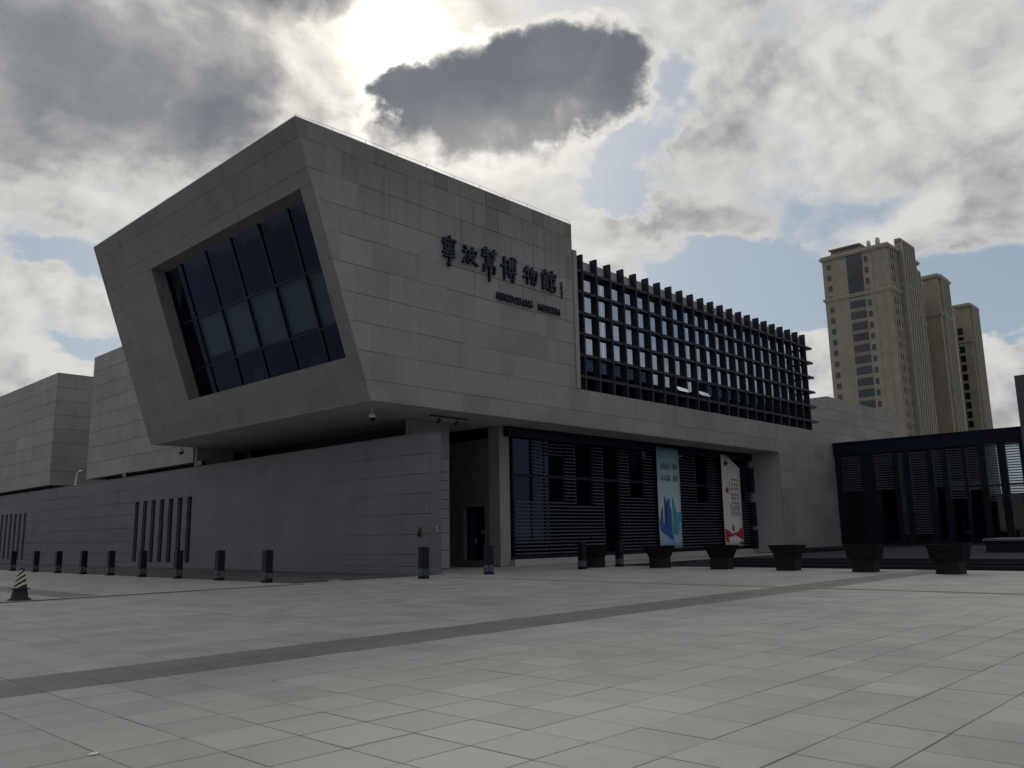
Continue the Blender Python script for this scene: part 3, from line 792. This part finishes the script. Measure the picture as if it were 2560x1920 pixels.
for x0, x1, zb, ztl, ztr, mt_, dy in ((48.15, 48.45, 1.8, 3.0, 3.4, 'print_blue', 0), (48.62, 48.98, 1.65, 4.2, 3.6, 'print_navy', .003), (48.95, 49.35, 1.5, 3.9, 4.0, 'print_blue', 0), (49.15, 49.5, 1.3, 3.7, 3.2, 'print_blue', .003), (49.62, 49.85, 1.6, 4.1, 3.8, 'print_teal', 0), (49.80, 50.2, 1.6, 3.75, 2.9, 'print_teal', .003), (50.15, 50.45, 1.9, 3.1, 2.8, 'print_light_blue', 0)):
    printpoly([(x0, zb), (x1, zb-.1), (x1-.03, ztr), (x0+.04, ztl)], mt_, b1, 'printed_tower', dy)
printpoly([(48.0, 2.2), (48.35, 1.7), (48.9, 1.5), (49.5, 1.1), (49.6, 1.35), (49.2, 1.75), (48.5, 2.3), (48.1, 2.7)], 'print_blue', b1, 'printed_wash', .006)
printpoly([(50.3, 2.5), (50.55, 2.3), (50.72, 2.5), (50.72, 3.0), (50.45, 3.1)], 'print_teal', b1, 'printed_wash', .006)
printpoly([(49.5, .95), (49.62, .86), (49.74, .95), (49.7, 1.1), (49.54, 1.1)], 'print_light_blue', b1, 'printed_mark', .002)
def glyph_marks(x0, z0, w_, h_, rg):
    mb = MB()
    for q in range(rg.choice((2, 3, 3))): 
        z = z0+h_*(q+.5)/3; mb.box(x0+w_*.08, x0+w_*.92, PY-.012, PY-.008, z, z+h_*.13)
    for q in range(rg.choice((1, 2, 2))):
        x = x0+w_*rg.uniform(.1, .8); mb.box(x, x+w_*.14, PY-.0115, PY-.0085, z0, z0+h_)
    return mb
rg = random.Random(3)
for zrow_, nn in ((5.95, 7), (5.15, 7)):
    for i in range(nn):
        if i == 4: continue
        glyph_marks(48.36+i*.31, zrow_, .24, .42, rg).build('printed_glyph', 'print_navy', b1)
b2 = thing('hanging_banner', 'tall white banner with red ribbon print and small black columns of text', 'banner', (57.95, 32.3, .6), 'banners on the entrance glazing')
cloth(56.56, 59.32, .58, 7.44, 32.28, 'banner_white', b2, 1.0)
MB().tube((56.5, 32.28, 7.46), (58.0, 32.28, 7.46), .03).tube((56.5, 32.28, .56), (59.4, 32.28, .56), .035).build('rod', 'black_metal', b2)
printpoly([(56.58, 1.55), (57.2, 1.25), (58.0, 1.40), (58.7, 1.2), (59.3, 1.05), (59.3, 1.85), (58.85, 1.95), (58.5, 1.65), (57.6, 1.5), (57.0, 1.75), (56.58, 1.9)], 'print_red', b2, 'printed_ribbon')
printpoly([(56.58, 1.56), (56.65, .95), (57.0, .8), (57.15, 1.0), (56.95, 1.3)], 'print_red', b2, 'printed_ribbon', .002)
printpoly([(57.65, 1.75), (57.95, 1.65), (57.9, 2.1), (57.7, 2.2)], 'print_red', b2, 'printed_mark', .003)
printpoly([(58.7, .72), (59.2, .7), (59.22, .85), (58.75, .9)], 'print_black', b2, 'printed_mark', .003)
printpoly([(57.0, 4.55), (57.4, 4.55), (57.4, 4.95), (57.0, 4.95)], 'print_red', b2, 'printed_seal')
printpoly([(56.95, 6.75), (57.1, 6.5), (57.35, 6.7), (57.6, 6.72), (57.4, 6.95), (57.05, 6.95)], 'print_black', b2, 'printed_emblem')
for x0, x1, z0, z1 in ((57.85, 58.95, 5.55, 5.6), (57.6, 57.64, 4.4, 5.5), (57.6, 57.66, 2.9, 3.75), (57.75, 59.0, 2.85, 2.875)):
    printpoly([(x0, z0), (x1, z0), (x1, z1), (x0, z1)], 'print_black', b2, 'printed_rule')
for zi, z in enumerate((5.1, 4.78, 4.35, 4.05, 3.7, 3.42, 3.2, 2.95)):
    for i in range(3): glyph_marks(57.85+i*.40, z, .22, .2, rg).build('printed_glyph', 'print_black', b2)

# ================================================================== low wall in front of the yard
XW = 24.95
lw = thing('boundary_wall', 'long low grey stone wall with dark vertical slots under the raised gallery', 'wall', (25.3, 29.3, 0))
MB().box(XW+.21, 25.84, 29.32, 140, -.02, 6.36).build('wall_core', 'navy_metal', lw)
ZL = [0.0, .33, .86, 1.77, 2.70, 3.63, 4.52, 5.45, 6.38]
slots = [(52.57+1.362*i, 52.57+1.362*i+.67) for i in range(7)] + [(85.39+1.36*i, 85.39+1.36*i+.67) for i in range(6)]
def low_panel(y0, y1, z0, z1, name='wall_panel', gap=.006, hg=.008, off=None):
    pr = random.uniform(-.003, .003) if off is None else off
    MB().box(XW+pr, XW+.205, y0+gap/2, y1-gap/2, z0+hg/2, z1-hg/2).build(name, 'low_wall_stone', lw, origin=(XW, (y0+y1)/2, z0))
rl = random.Random(21)
for r_ in range(8):
    z0, z1 = ZL[r_], ZL[r_+1]
    slotrow = 1 <= r_ <= 5
    y = 29.30
    brk = [29.30, 31.1]
    segs = [(31.1, 52.0), (62.0, 84.8), (94.2, 139.8)]
    low_panel(29.30, 31.1, z0, z1, gap=.02, hg=.022)
    for a, b in segs:
        y = a
        while y < b-.01:
            c_ = min(y+.93*rl.choice((2, 3, 4, 5) if a > 60 else (6, 8, 11) if y > 34 else (2, 3)), b)
            if b-c_ < .7: c_ = b
            far = a > 60
            low_panel(y, c_, z0, z1, gap=.006, hg=rl.choice((.006, .02, .03)) if far else (.012 if y < 34 else .003))
            y = c_
    for ga, gb, sl_ in ((52.0, 62.0, slots[:7]), (84.8, 94.2, slots[7:])):
        if slotrow:
            e = ga
            for s0, s1 in sl_:
                low_panel(e, s0, z0, z1, gap=.004); e = s1
            low_panel(e, gb, z0, z1, gap=.004)
        else: low_panel(ga, gb, z0, z1)
# end of the wall, facing the plaza
for z0, z1 in zip(ZL, ZL[1:]):
    MB().box(XW+.21, 25.845, 29.295, 29.318, z0+.005, z1-.005).build('end_panel', 'low_wall_stone', lw)
MB().box(24.93, 25.86, 29.28, 140, 6.382, 6.42).build('wall_cap', 'low_wall_stone', lw)
MB().box(24.55, 24.95, 29.4, 140, -.02, .10).build('wall_kerb', 'low_wall_stone', lw)
# small fittings
wl = thing('wall_lamp', 'small dark oval lamp on the end of the low wall', 'lamp', (24.9, 29.77, 1.87))
v_, f_ = lathe([(.02, -.21), (.09, -.17), (.11, -.05), (.11, .08), (.085, .18), (.02, .21)], 14)
MB().add([(24.9+a*.8, 29.77+b, 1.87+c_) for a, b, c_ in v_], f_).build('lamp_shade', 'black_metal', wl, True)
MB().box(24.9, 24.955, 29.72, 29.82, 1.8, 1.95).build('mount', 'black_metal', wl)
pq = thing('wall_plaque', 'small pale square notice on the end face of the low wall', 'sign', (25.55, 29.28, 1.9))
MB().box(25.42, 25.67, 29.27, 29.29, 1.90, 2.16).build('plate', 'navy_metal', pq)
MB().box(25.44, 25.65, 29.26, 29.268, 2.12, 2.14).box(25.44, 25.465, 29.26, 29.268, 2.0, 2.12).box(25.52, 25.545, 29.26, 29.268, 1.99, 2.10).box(25.58, 25.6, 29.26, 29.268, 1.99, 2.10).box(25.44, 25.65, 29.26, 29.268, 1.92, 1.955).build('symbol', 'white_plastic', pq)
def camera_dome(x, y, z, label):
    c_ = thing('security_camera', label, 'camera', (x, y, z), 'dome cameras under the soffit')
    MB().tube((x, y, z), (x, y, z-.22), .035).build('stem', 'white_plastic', c_)
    v, f = lathe([(.05, -.2), (.15, -.23), (.17, -.30), (.17, -.38), (.15, -.40)], 16)
    MB().add([(x+a, y+b, z+q) for a, b, q in v], f).build('housing', 'white_plastic', c_, True)
    v, f = lathe([(.145, -.401), (.14, -.47), (.09, -.53), (.02, -.56)], 16)
    MB().add([(x+a, y+b, z+q) for a, b, q in v], f).build('dome', 'dark_glass', c_, True)
camera_dome(24.1, 32.3, 7.73, 'white dome camera hanging under the soffit near the leaning window corner')
camera_dome(24.05, 52.5, 7.73, 'small dome camera hanging before the pale stone wing')
tk = thing('track_light', 'black track with two small spotlights under the soffit by the column', 'light', (28.6, 31.8, 7.7))
MB().box(27.3, 29.9, 31.78, 31.84, 7.66, 7.728).build('track', 'black_metal', tk)
for x in (27.95, 29.15):
    MB().tube((x, 31.81, 7.66), (x, 31.81, 7.55), .02).tube((x, 31.75, 7.55), (x-.05, 31.92, 7.36), .085, 12).build('spotlight', 'black_metal', tk)
for i, (y, lb) in enumerate(((52.0, 'small black floodlight on the low wall by the wing corner'), (64.0, 'small dark floodlight on the low wall under the wing'))):
    fl = thing('floodlight', lb, 'light', (25.2, y, 6.42), 'floodlights on the low wall')
    MB().box(25.05, 25.35, y-.3, y+.3, 6.5, 6.78).build('lamp_head', 'black_metal', fl)
    MB().box(25.16, 25.24, y-.2, y-.15, 6.41, 6.55).box(25.16, 25.24, y+.15, y+.2, 6.41, 6.55).build('bracket', 'black_metal', fl)
gp = thing('vent_pipe', 'shiny curved metal pipe rising behind the low wall between wings', 'pipe', (25.6, 75.5, 6.4))
gm = MB(); prev = None
for i in range(9):
    a = i/8; p_ = Vector((25.6, 75.5-1.1*a*a, 6.40+1.25*math.sin(a*1.7)))
    if prev: gm.tube(prev, p_, .09, 8)
    prev = p_
gm.build('pipe', 'silver_pipe', gp, True)

# ================================================================== stone wings on the left
def wing(name, label, x0, x1, y0, y1, z0, z1, side=True):
    t = thing(name, label, 'building', (x0, y0, 0), 'stone wings behind the low wall')
    MB().box(x0+.06, x1, y0+.06, y1-.05, z0+.02, z1-.02).build('wing_core', 'facade_stone', t)
    MB().box(x0+1.2, x1-1, y0+1.2, y1-1, 0, z0+.03).build('wing_base', 'interior_dark', t)
    n = 8; hs = [(z0 + (z1-z0)*i/n) for i in range(n+1)]
    ra = random.Random(int(y0))
    for a, b in zip(hs, hs[1:]):
        y = y0
        while y < y1-.01:
            c_ = min(y+1.3*ra.choice((3, 4, 5)), y1)
            if y1-c_ < 1.5: c_ = y1
            pr = random.uniform(-.004, .004)
            MB().box(x0+pr, x0+.058, y+.003, c_-.003, a+.014, b-.014).build('wing_panel', 'facade_stone', t, origin=(x0, y, a)); y = c_
        if side:
            x = x0+.06
            while x < x1-.01:
                c_ = min(x+1.3*ra.choice((3, 4)), x1)
                MB().box(x+.003, c_-.003, y0+random.uniform(-.003, .003), y0+.058, a+.012, b-.012).build('wing_panel', 'facade_stone', t, origin=(x, y0, a)); x = c_
    MB().box(x0-.01, x1, y0-.01, y1, z1+.002, z1+.05).build('coping', 'coping_metal', t)
    return t
wing('stone_wing', 'tall pale stone wing directly beside the leaning gallery', 25.18, 40, 53.2, 72.0, 6.77, 16.85)
wing('stone_wing', 'long pale stone wing beyond the narrow dark gap', 25.18, 44, 80.7, 132, 6.80, 16.88)
# stone volume behind the sunscreen, right
rb = thing('rear_stone_volume', 'plain grey stone volume rising behind the sunscreen offices', 'building', (93.5, 39.2, 0))
MB().box(93.56, 114, 39.26, 60, 0, 16.8).build('volume_core', 'facade_stone', rb)
for i in range(12):
    for j in range(6):
        MB().box(93.56+j*3.4+.004, 93.56+(j+1)*3.4-.004, 39.2+random.uniform(-.003, .003), 39.25, i*1.4+.016, (i+1)*1.4-.016).build('volume_panel', 'facade_stone', rb)
    for j in range(4):
        MB().box(93.5, 93.55, 39.2+j*5.2+.004, 39.2+(j+1)*5.2-.004, i*1.4+.016, (i+1)*1.4-.016).build('volume_panel', 'facade_stone', rb)

# ================================================================== glazed lobby on the right
lob = thing('glass_lobby', 'dark navy glazed lobby with louvred tall bays beside the museum', 'building', (72, 22, 0))
MB().box(71.7, 86, 4, 29.95, 8.95, 9.08).build('lobby_roof', 'navy_metal', lob)
MB().box(71.75, 72.1, 4, 29.94, 7.95, 8.949).build('lobby_header', 'navy_metal', lob)
MB().box(71.8, 86, 4, 29.9, .0, .42).build('lobby_floor', 'dark_granite', lob)
MB().box(71.9, 86, 29.7, 29.9, .4, 8.9).build('lobby_end_wall', 'interior_dark', lob)
openings = [(27.75, 29.37), (25.1, 26.55), (24.28, 24.65), (22.47, 23.76), (21.35, 22.0), (19.8, 20.92), (18.65, 19.55), (17.3, 18.2), (15.79, 16.81), (14.2, 15.3), (12.6, 13.7), (11.0, 12.1), (9.4, 10.5), (7.0, 8.6)]
edges = [29.93]
for a, b in openings: edges += [b, a]
edges.append(4.0)
for i in range(0, len(edges), 2):
    y1, y0 = edges[i], edges[i+1]
    MB().box(71.82, 72.3, y0, y1, .42, 7.949).build('lobby_pier', 'navy_metal', lob)
for i, (a, b) in enumerate(openings):
    for z0, z1 in ((.5, 4.72), (4.86, 7.9)):
        MB().box(71.95, 71.965, a+.01, b-.01, z0, z1).build('lobby_pane', 'clear_glass', lob)
    MB().box(71.9, 72.1, a, b, 4.73, 4.85).build('lobby_transom', 'navy_metal', lob)
    lv = MB(); z = 4.9
    low = {1: 4.9, 2: 1.2, 3: 1.2, 5: 3.9, 7: 3.6, 8: 3.4}.get(i, 4.9)
    z = low
    while z < 7.8:
        lv.hexa([(71.80, a+.005, z), (71.93, a+.005, z+.05), (71.93, b-.005, z+.05), (71.80, b-.005, z)], [(71.80, a+.005, z+.04), (71.93, a+.005, z+.09), (71.93, b-.005, z+.09), (71.80, b-.005, z+.04)])
        z += .2
    stuff(lv.build('louvre_blades', 'louver_metal', lob))
# rear of the lobby: solid with one glazed stretch through which the sky shows
MB().box(85.6, 86, 22.2, 29.9, .4, 8.9).box(85.6, 86, 4, 15.0, .4, 8.9).box(85.6, 86, 15.0, 22.2, .4, 4.6).build('lobby_rear_wall', 'interior_grey', lob)
for y in (16.6, 18.3, 20.2):
    MB().box(85.65, 85.95, y-.12, y+.12, 4.2, 8.9).build('rear_post', 'navy_metal', lob)
ks = thing('reception_counter', 'small pale framed display stand inside the glazed lobby', 'display', (76, 20.8, .42))
MB().box(75.9, 76.1, 20.4, 21.4, .42, 1.1).build('counter', 'interior_grey', ks)
MB().box(75.86, 75.89, 20.45, 21.35, 1.98, 2.03).box(75.86, 75.89, 21.30, 21.35, 1.2, 2.0).box(75.86, 75.89, 20.6, 21.2, 1.15, 1.4).build('frame', 'white_plastic', ks)
# dark clad block that carries on beyond the lobby
dk = thing('dark_clad_block', 'tall dark slate clad block at the end of the glazed lobby', 'building', (71, 10, 0))
for i in range(7):
    for j in range(4):
        MB().box(69.94, 70.0, 4+j*2.78+.006, 4+(j+1)*2.78-.006, i*1.81+.008, (i+1)*1.81-.008).build('cladding_panel', 'slate_cladding', dk)
MB().box(70.0, 71.65, 4, 15.12, 0, 12.68).build('block_core', 'slate_cladding', dk)
# stone bench wall on the terrace in front of the lobby
bw = thing('terrace_bench', 'long low grey granite bench block on the dark terrace', 'bench', (48, 9, .4))
MB().box(46.5, 50, 4, 12.2, .4, .95).build('bench_body', 'dark_granite', bw)
MB().box(46.4, 50.1, 3.9, 12.3, .952, 1.06).build('bench_slab', 'low_wall_stone', bw)

# ================================================================== bollards, basins, cone
def make_bollard(loc, label, group, rz):
    t = thing('bollard', label, 'bollard', loc, group)
    hb, wb = 1.25, .152
    v = [(-wb, -wb, .06), (wb, -wb, .06), (wb, wb, .06), (-wb, wb, .06), (-wb, -wb, hb-.02), (wb, -wb, hb-.02), (wb, wb, hb-.02), (-wb, wb, hb-.02),
         (-wb+.02, -wb+.02, hb), (wb-.02, -wb+.02, hb), (wb-.02, wb-.02, hb), (-wb+.02, wb-.02, hb)]
    f = BF[:1]+BF[2:]+[(4, 5, 9, 8), (5, 6, 10, 9), (6, 7, 11, 10), (7, 4, 8, 11), (8, 9, 10, 11)]
    x, y, z = loc
    MB().add([(x+a, y+b, c_) for a, b, c_ in v], f).build('post', 'bollard_paint', t)
    MB().box(x-.165, x+.165, y-.165, y+.165, 0, .06).build('foot', 'bollard_paint', t)
    rb_ = random.Random(hash(label) % 1000)
    rb_ = random.Random(len(label)*7+int(y*10))
    for sgn in (0, 1):
        mk = MB()
        for s_ in range(5):
            o = -.125+s_*.054
            segs = rb_.choice(([(.12, .40)], [(.12, .22), (.27, .40)], [(.16, .36)], [(.12, .19), (.24, .30), (.34, .41)]))
            for a, b in segs:
                if sgn == 0: mk.box(x+o, x+o+.028, y-wb-.005, y-wb+.004, a, b)
                else: mk.box(x-wb-.005, x-wb+.004, y+o, y+o+.028, a, b)
        mk.build('lattice', 'marks_pale', t)
    return t
byl = [30.0, 33.85, 37.75, 41.6, 45.5, 49.3, 53.2, 57.1, 61.5, 65.5]
for i, y in enumerate(byl):
    nth = ('first', 'second', 'third', 'fourth', 'fifth', 'sixth', 'seventh', 'eighth', 'ninth', 'tenth')[i]
    make_bollard((17.42, y, 0), nth+" dark square bollard along the low wall, counted from the wall's plaza end", 'bollards along the low wall', 0)
for i, (x, y, lb) in enumerate(((22.2, 26.25, 'dark square bollard standing before the end of the low wall'), (26.0, 26.4, 'dark square bollard standing before the staff door'), (31.75, 25.85, 'dark square bollard nearest the low wall side of the first stone basin'), (34.72, 25.85, 'dark square bollard just beyond the first stone basin'))):
    make_bollard((x, y, 0), lb, 'bollards before the entrance', 0)

def make_basin(x, y, rz, k, label):
    t = thing('stone_basin', label, 'planter', (x, y, 0), 'stone basins along the plaza edge')
    rs = random.Random(40+k)
    # pedestal
    def rough_box(hx, hy, z0, z1, flare, n=5):
        v, f = [], []
        ring = []
        for j in range(n+1):
            s_ = j/n; zz_ = z0+(z1-z0)*s_; fl_ = 1+flare*s_**1.3
            for q in range(16):
                a = 2*math.pi*q/16+math.pi/16
                c_, s2 = math.cos(a), math.sin(a); m_ = max(abs(c_), abs(s2))
                px, py = c_/m_*(.90+.10*m_), s2/m_*(.90+.10*m_)
                jx = rs.uniform(-.02, .02)
                v.append((px*hx*fl_+jx, py*hy*fl_+jx*.5, zz_+rs.uniform(-.012, .012)*(j not in (0,))))
        for j in range(n):
            for q in range(16): f.append((j*16+q, j*16+(q+1) % 16, (j+1)*16+(q+1) % 16, (j+1)*16+q))
        f.append(tuple(range(15, -1, -1)))
        return v, f
    cr, sr = math.cos(rz), math.sin(rz)
    T = lambda v: [(x+a*cr-b*sr, y+a*sr+b*cr, c_) for a, b, c_ in v]
    v, f = rough_box(.43, .43, 0, .50, 0.0, 3); f = f+[tuple(range(48, 64))]
    MB().add(T(v), f).build('pedestal', 'tile_black', t)
    fl = .40 if k < 4 else .14
    hx = .46 if k < 4 else .56
    v, f = rough_box(hx, hx, .51, .98, fl, 5)
    n0 = len(v)
    # lip and hollow
    lip = v[80:96]
    v = v + [(a*1.03, b*1.03, c_+.06) for a, b, c_ in lip] + [(a*.86, b*.86, c_+.06) for a, b, c_ in lip] + [(a*.78, b*.78, .72) for a, b, c_ in lip]
    for s_ in range(3):
        b0 = 80+s_*16
        for q in range(16): f.append((b0+q, b0+(q+1) % 16, b0+16+(q+1) % 16, b0+16+q))
    f.append(tuple(range(128, 144)))
    MB().add(T(v), f).build('bowl', 'basin_stone', t)
    MB().add(T([(a*.8, b*.8, .86+rs.uniform(-.03, .05)) for a, b, c_ in lip]), [tuple(range(16))]).build('soil', 'tile_black', t)
for k, (x, y, lb) in enumerate(((33.6, 26.55, 'dark stone basin on black pedestal between two bollards'), (34.3, 23.15, 'flared dark stone basin standing before the blue banner'), (33.9, 19.6, 'flared dark stone basin standing before the white banner'), (33.65, 16.35, 'flared dark stone basin before the pale entrance jamb'), (33.5, 13.1, 'broad dark stone basin before the lobby corner'), (32.9, 9.85, 'broad dark stone basin before the lobby glazing'))):
    make_basin(x, y, random.uniform(-.1, .1), k, lb)

cn = thing('traffic_cone', 'black rubber traffic cone with yellow diagonal stripes on the terrace', 'cone', (8.3, 28.4, 0))
def cone_r(z): return .235-(z-.05)*.185
v, f = lathe([(.32, .004), (.32, .025), (.27, .045), (.235, .07), (cone_r(.30), .30), (cone_r(.34), .34), (cone_r(.88), .88), (.05, .93), (.03, .94)], 28)
MB().add([(8.3+a, 28.4+b, c_) for a, b, c_ in v], f).build('cone_body', 'black_rubber', cn, True)
v, f = lathe([(.25, .315), (.265, .32), (.265, .335), (.25, .34)], 24)
MB().add([(8.3+a, 28.4+b, c_) for a, b, c_ in v], f).build('collar', 'black_rubber', cn)
for s_ in range(4):
    mb = MB(); nseg = 20
    for i in range(nseg):
        def pt(u, o):
            a = 2*math.pi*u/nseg; z = .37+s_*.145+.10*math.sin(a+2.2)+o; z = min(max(z, .36), .87); r_ = cone_r(z)+.004
            return (8.3+r_*math.cos(a), 28.4+r_*math.sin(a), z)
        a_, b_, c_, d_ = pt(i, 0), pt(i+1, 0), pt(i+1, .075), pt(i, .075)
        mb.add([a_, b_, c_, d_], [(0, 1, 2, 3)])
    me_ = mb.build('stripe', 'cone_yellow', cn)

sx_, sy_ = 2.68, 7.10
pv = [(sx_-.03, sy_-.018, .004), (sx_+.03, sy_-.03, .006), (sx_+.035, sy_+.012, .018), (sx_, sy_+.03, .01), (sx_-.03, sy_+.018, .004)]
ps = tag(MB().add(pv+[(a_, b_, c_+.0025) for a_, b_, c_ in pv],
        [(4, 3, 2, 1, 0), (5, 6, 7, 8, 9), (0, 1, 6, 5), (1, 2, 7, 6), (2, 3, 8, 7), (3, 4, 9, 8), (4, 0, 5, 9)]).build('paper_scrap', 'white_plastic', None), 'tiny curled white paper scrap lying on the plaza slabs', 'litter')
gl = tag(MB().box(19.35, 19.85, 28.42, 28.72, .005, .03).build('drain_cover', 'silver_pipe', None), 'narrow shiny metal drain cover on the dark apron edge', 'drain')

# ================================================================== apartment towers behind
def tower(label, x0, x1, y0, y1, zt, detail, bays):
    t = thing('apartment_tower', label, 'building', (x0, y0, 0), 'apartment towers behind the museum')
    MB().box(x0, x1, y0, y1, 0, zt-1.2).build('tower_wall', 'tower_render', t)
    MB().box(x0-.5, x1+.3, y0-.5, y1+.4, zt-1.2, zt-.85).box(x0-.75, x1+.5, y0-.75, y1+.6, zt-.85, zt-.45).box(x0-.4, x1+.2, y0-.4, y1+.3, zt-.45, zt).build('cornice', 'tower_trim', t)
    zm = zt-12.4
    MB().box(x0-.3, x1+.2, y0-.3, y1+.3, zm-.45, zm+.0).box(x0-.55, x1+.35, y0-.55, y1+.5, zm, zm+.35).build('string_course', 'tower_trim', t)
    # slender pilasters on the long side
    for (a, b, pj, top) in bays:
        bay = MB().box(a, b, y0-pj, y0+.5, 0, top-.8).build('projecting_bay', 'tower_render', t)
        MB().box(a-.35, b+.35, y0-pj-.4, y0+.4, top-.8, top-.3).box(a-.15, b+.15, y0-pj-.2, y0+.4, top-.3, top).build('bay_cornice', 'tower_trim', bay)
        MB().box(a-.2, b+.2, y0-pj-.25, y0+.3, top-13.4, top-12.7).build('bay_band', 'tower_trim', bay)
        n = max(2, int((b-a)/1.7)+1)
        for i in range(n):
            xx = a+.2+(b-a-.4)*i/(n-1)
            MB().box(xx-.22, xx+.22, y0-pj-.55, y0-pj+.02, 0, top-.82).build('pilaster', 'tower_trim', bay)
            if i < n-1:
                xn = a+.2+(b-a-.4)*(i+1)/(n-1)
                for zz0, zz1 in ((20, top-13.6), (top-12.5, top-1.6)):
                    MB().box(xx+.36, xn-.36, y0-pj-.04, y0-pj+.01, zz0, zz1).build('window_strip', 'slate_cladding', bay)
    fl = 3.02; z = zt-4.0; k = 0
    while z > 20:
        if detail:
            rw = random.Random(k)
            for (ya, yb, hh, typ) in ((y0+15.1, y0+16.5, 1.65, 1), (y0+5.1, y0+6.3, 1.7, 1), (y0+6.7, y0+10.85, 2.1 if k > 3 else 2.9, 2)):
                wf_ = MB().box(x0-.06, x0+.02, ya, yb, z-.1, z+hh).build('tower_window', 'tower_trim' if typ == 1 else 'slate_cladding', t)
                n = 1 if typ == 1 else rw.choice((2, 3, 3))
                if typ == 1 and rw.random() < .5: n = 2
                for q in range(n):
                    a = ya+.08+(yb-ya-.16)*q/n; b = ya+.08+(yb-ya-.16)*(q+1)/n-.06
                    MB().box(x0-.085, x0-.062, a, b, z+.0, z+hh-.1).build('tower_pane', 'tower_glass', wf_)
                if typ == 2 and k > 3:
                    MB().box(x0-.25, x0-.02, ya-.1, yb+.1, z-.35, z-.12).build('window_sill', 'tower_trim', wf_)
        # windows between the pilasters of the long side
        for (a, b, pj, top) in bays:
            pass
        xs = x0+1.2
        while xs < bays[0][0]-1.0:
            wf_ = MB().box(xs, xs+1.5, y0-.05, y0+.02, z-.1, z+1.7).build('tower_window', 'slate_cladding', t)
            MB().box(xs+.08, xs+1.42, y0-.07, y0-.052, z, z+1.6).build('tower_pane', 'tower_glass', wf_); xs += 2.2
        z -= fl; k += 1
    return t
T1 = tower('tall beige apartment tower with stacked blue windows nearest the museum', 220.6, 243.5, 73.1, 90.6, 76.1, True, [(228.3, 238.0, 1.0, 79.0), (239.0, 243.0, .4, 73.2)])
for xx in (221.6, 223.2, 224.8, 226.4):
    MB().box(xx-.18, xx+.18, 72.82, 73.12, 0, 74.8).build('pilaster', 'tower_trim', T1)
for yy in (74.9, 77.2):
    MB().box(220.52, 220.62, yy-.12, yy+.12, 0, 74.8).build('pilaster', 'tower_render', T1)
MB().prism([(221.5, 76.1), (226, 76.1), (226, 78.0), (222.5, 78.0)], 80.5, 88.5).box(221.2, 226.2, 80.2, 88.8, 77.7, 78.05).build('roof_house', 'tower_render', T1)
for yy, hh, rr_ in ((78.2, 2.3, .55), (75.8, 2.6, .6)):
    v, f = lathe([(rr_, 0), (rr_, hh*.75), (rr_*.85, hh*.9), (rr_*.4, hh)], 12)
    MB().add([(222.2+a, yy+b, 76.0+c_) for a, b, c_ in v], f).build('roof_tank', 'tank_white', T1, True)
T2 = tower('middle beige apartment tower with slender pilasters behind the first', 260.6, 271.5, 73.1, 92, 76.3, False, [(262.8, 269.5, .3, 76.6)])
MB().box(244, 260.5, 79.5, 92, 0, 70).build('link_block', 'tower_render', T2)
lb_ = MB().box(245.6, 249.8, 74.2, 79.4, 0, 70.8).build('stair_bay', 'tower_render', T2)
MB().box(245.3, 250.1, 73.8, 79.4, 70.8, 71.4).build('bay_cornice', 'tower_trim', lb_)
MB().box(245.4, 250.0, 74.0, 79.4, 58.6, 59.3).build('bay_band', 'tower_trim', lb_)
for k in range(15):
    MB().box(246.8, 248.6, 74.1, 74.18, 66.5-k*3.02, 68.4-k*3.02).build('stair_window', 'tower_glass', lb_)
T3 = tower('farthest beige apartment tower at the end of the row', 290.4, 300.0, 73.1, 92, 73.0, False, [(292.0, 299.0, .3, 73.2)])
MB().box(272, 290.3, 79.5, 92, 0, 66).build('link_block', 'tower_render', T3)
lb_ = MB().box(274.0, 279.0, 74.4, 79.4, 0, 68.2).build('stair_bay', 'tower_render', T3)
MB().box(273.7, 279.3, 74.0, 79.4, 68.2, 68.8).build('bay_cornice', 'tower_trim', lb_)
MB().box(273.8, 279.2, 74.2, 79.4, 55.6, 56.3).build('bay_band', 'tower_trim', lb_)
for k in range(14):
    MB().box(275.5, 277.5, 74.3, 74.38, 63.5-k*3.02, 65.4-k*3.02).build('stair_window', 'tower_glass', lb_)
    MB().box(290.32, 290.42, 75.5, 77.0, 63.0-k*3.02, 65.2-k*3.02).build('tower_window', 'tower_glass', T3)
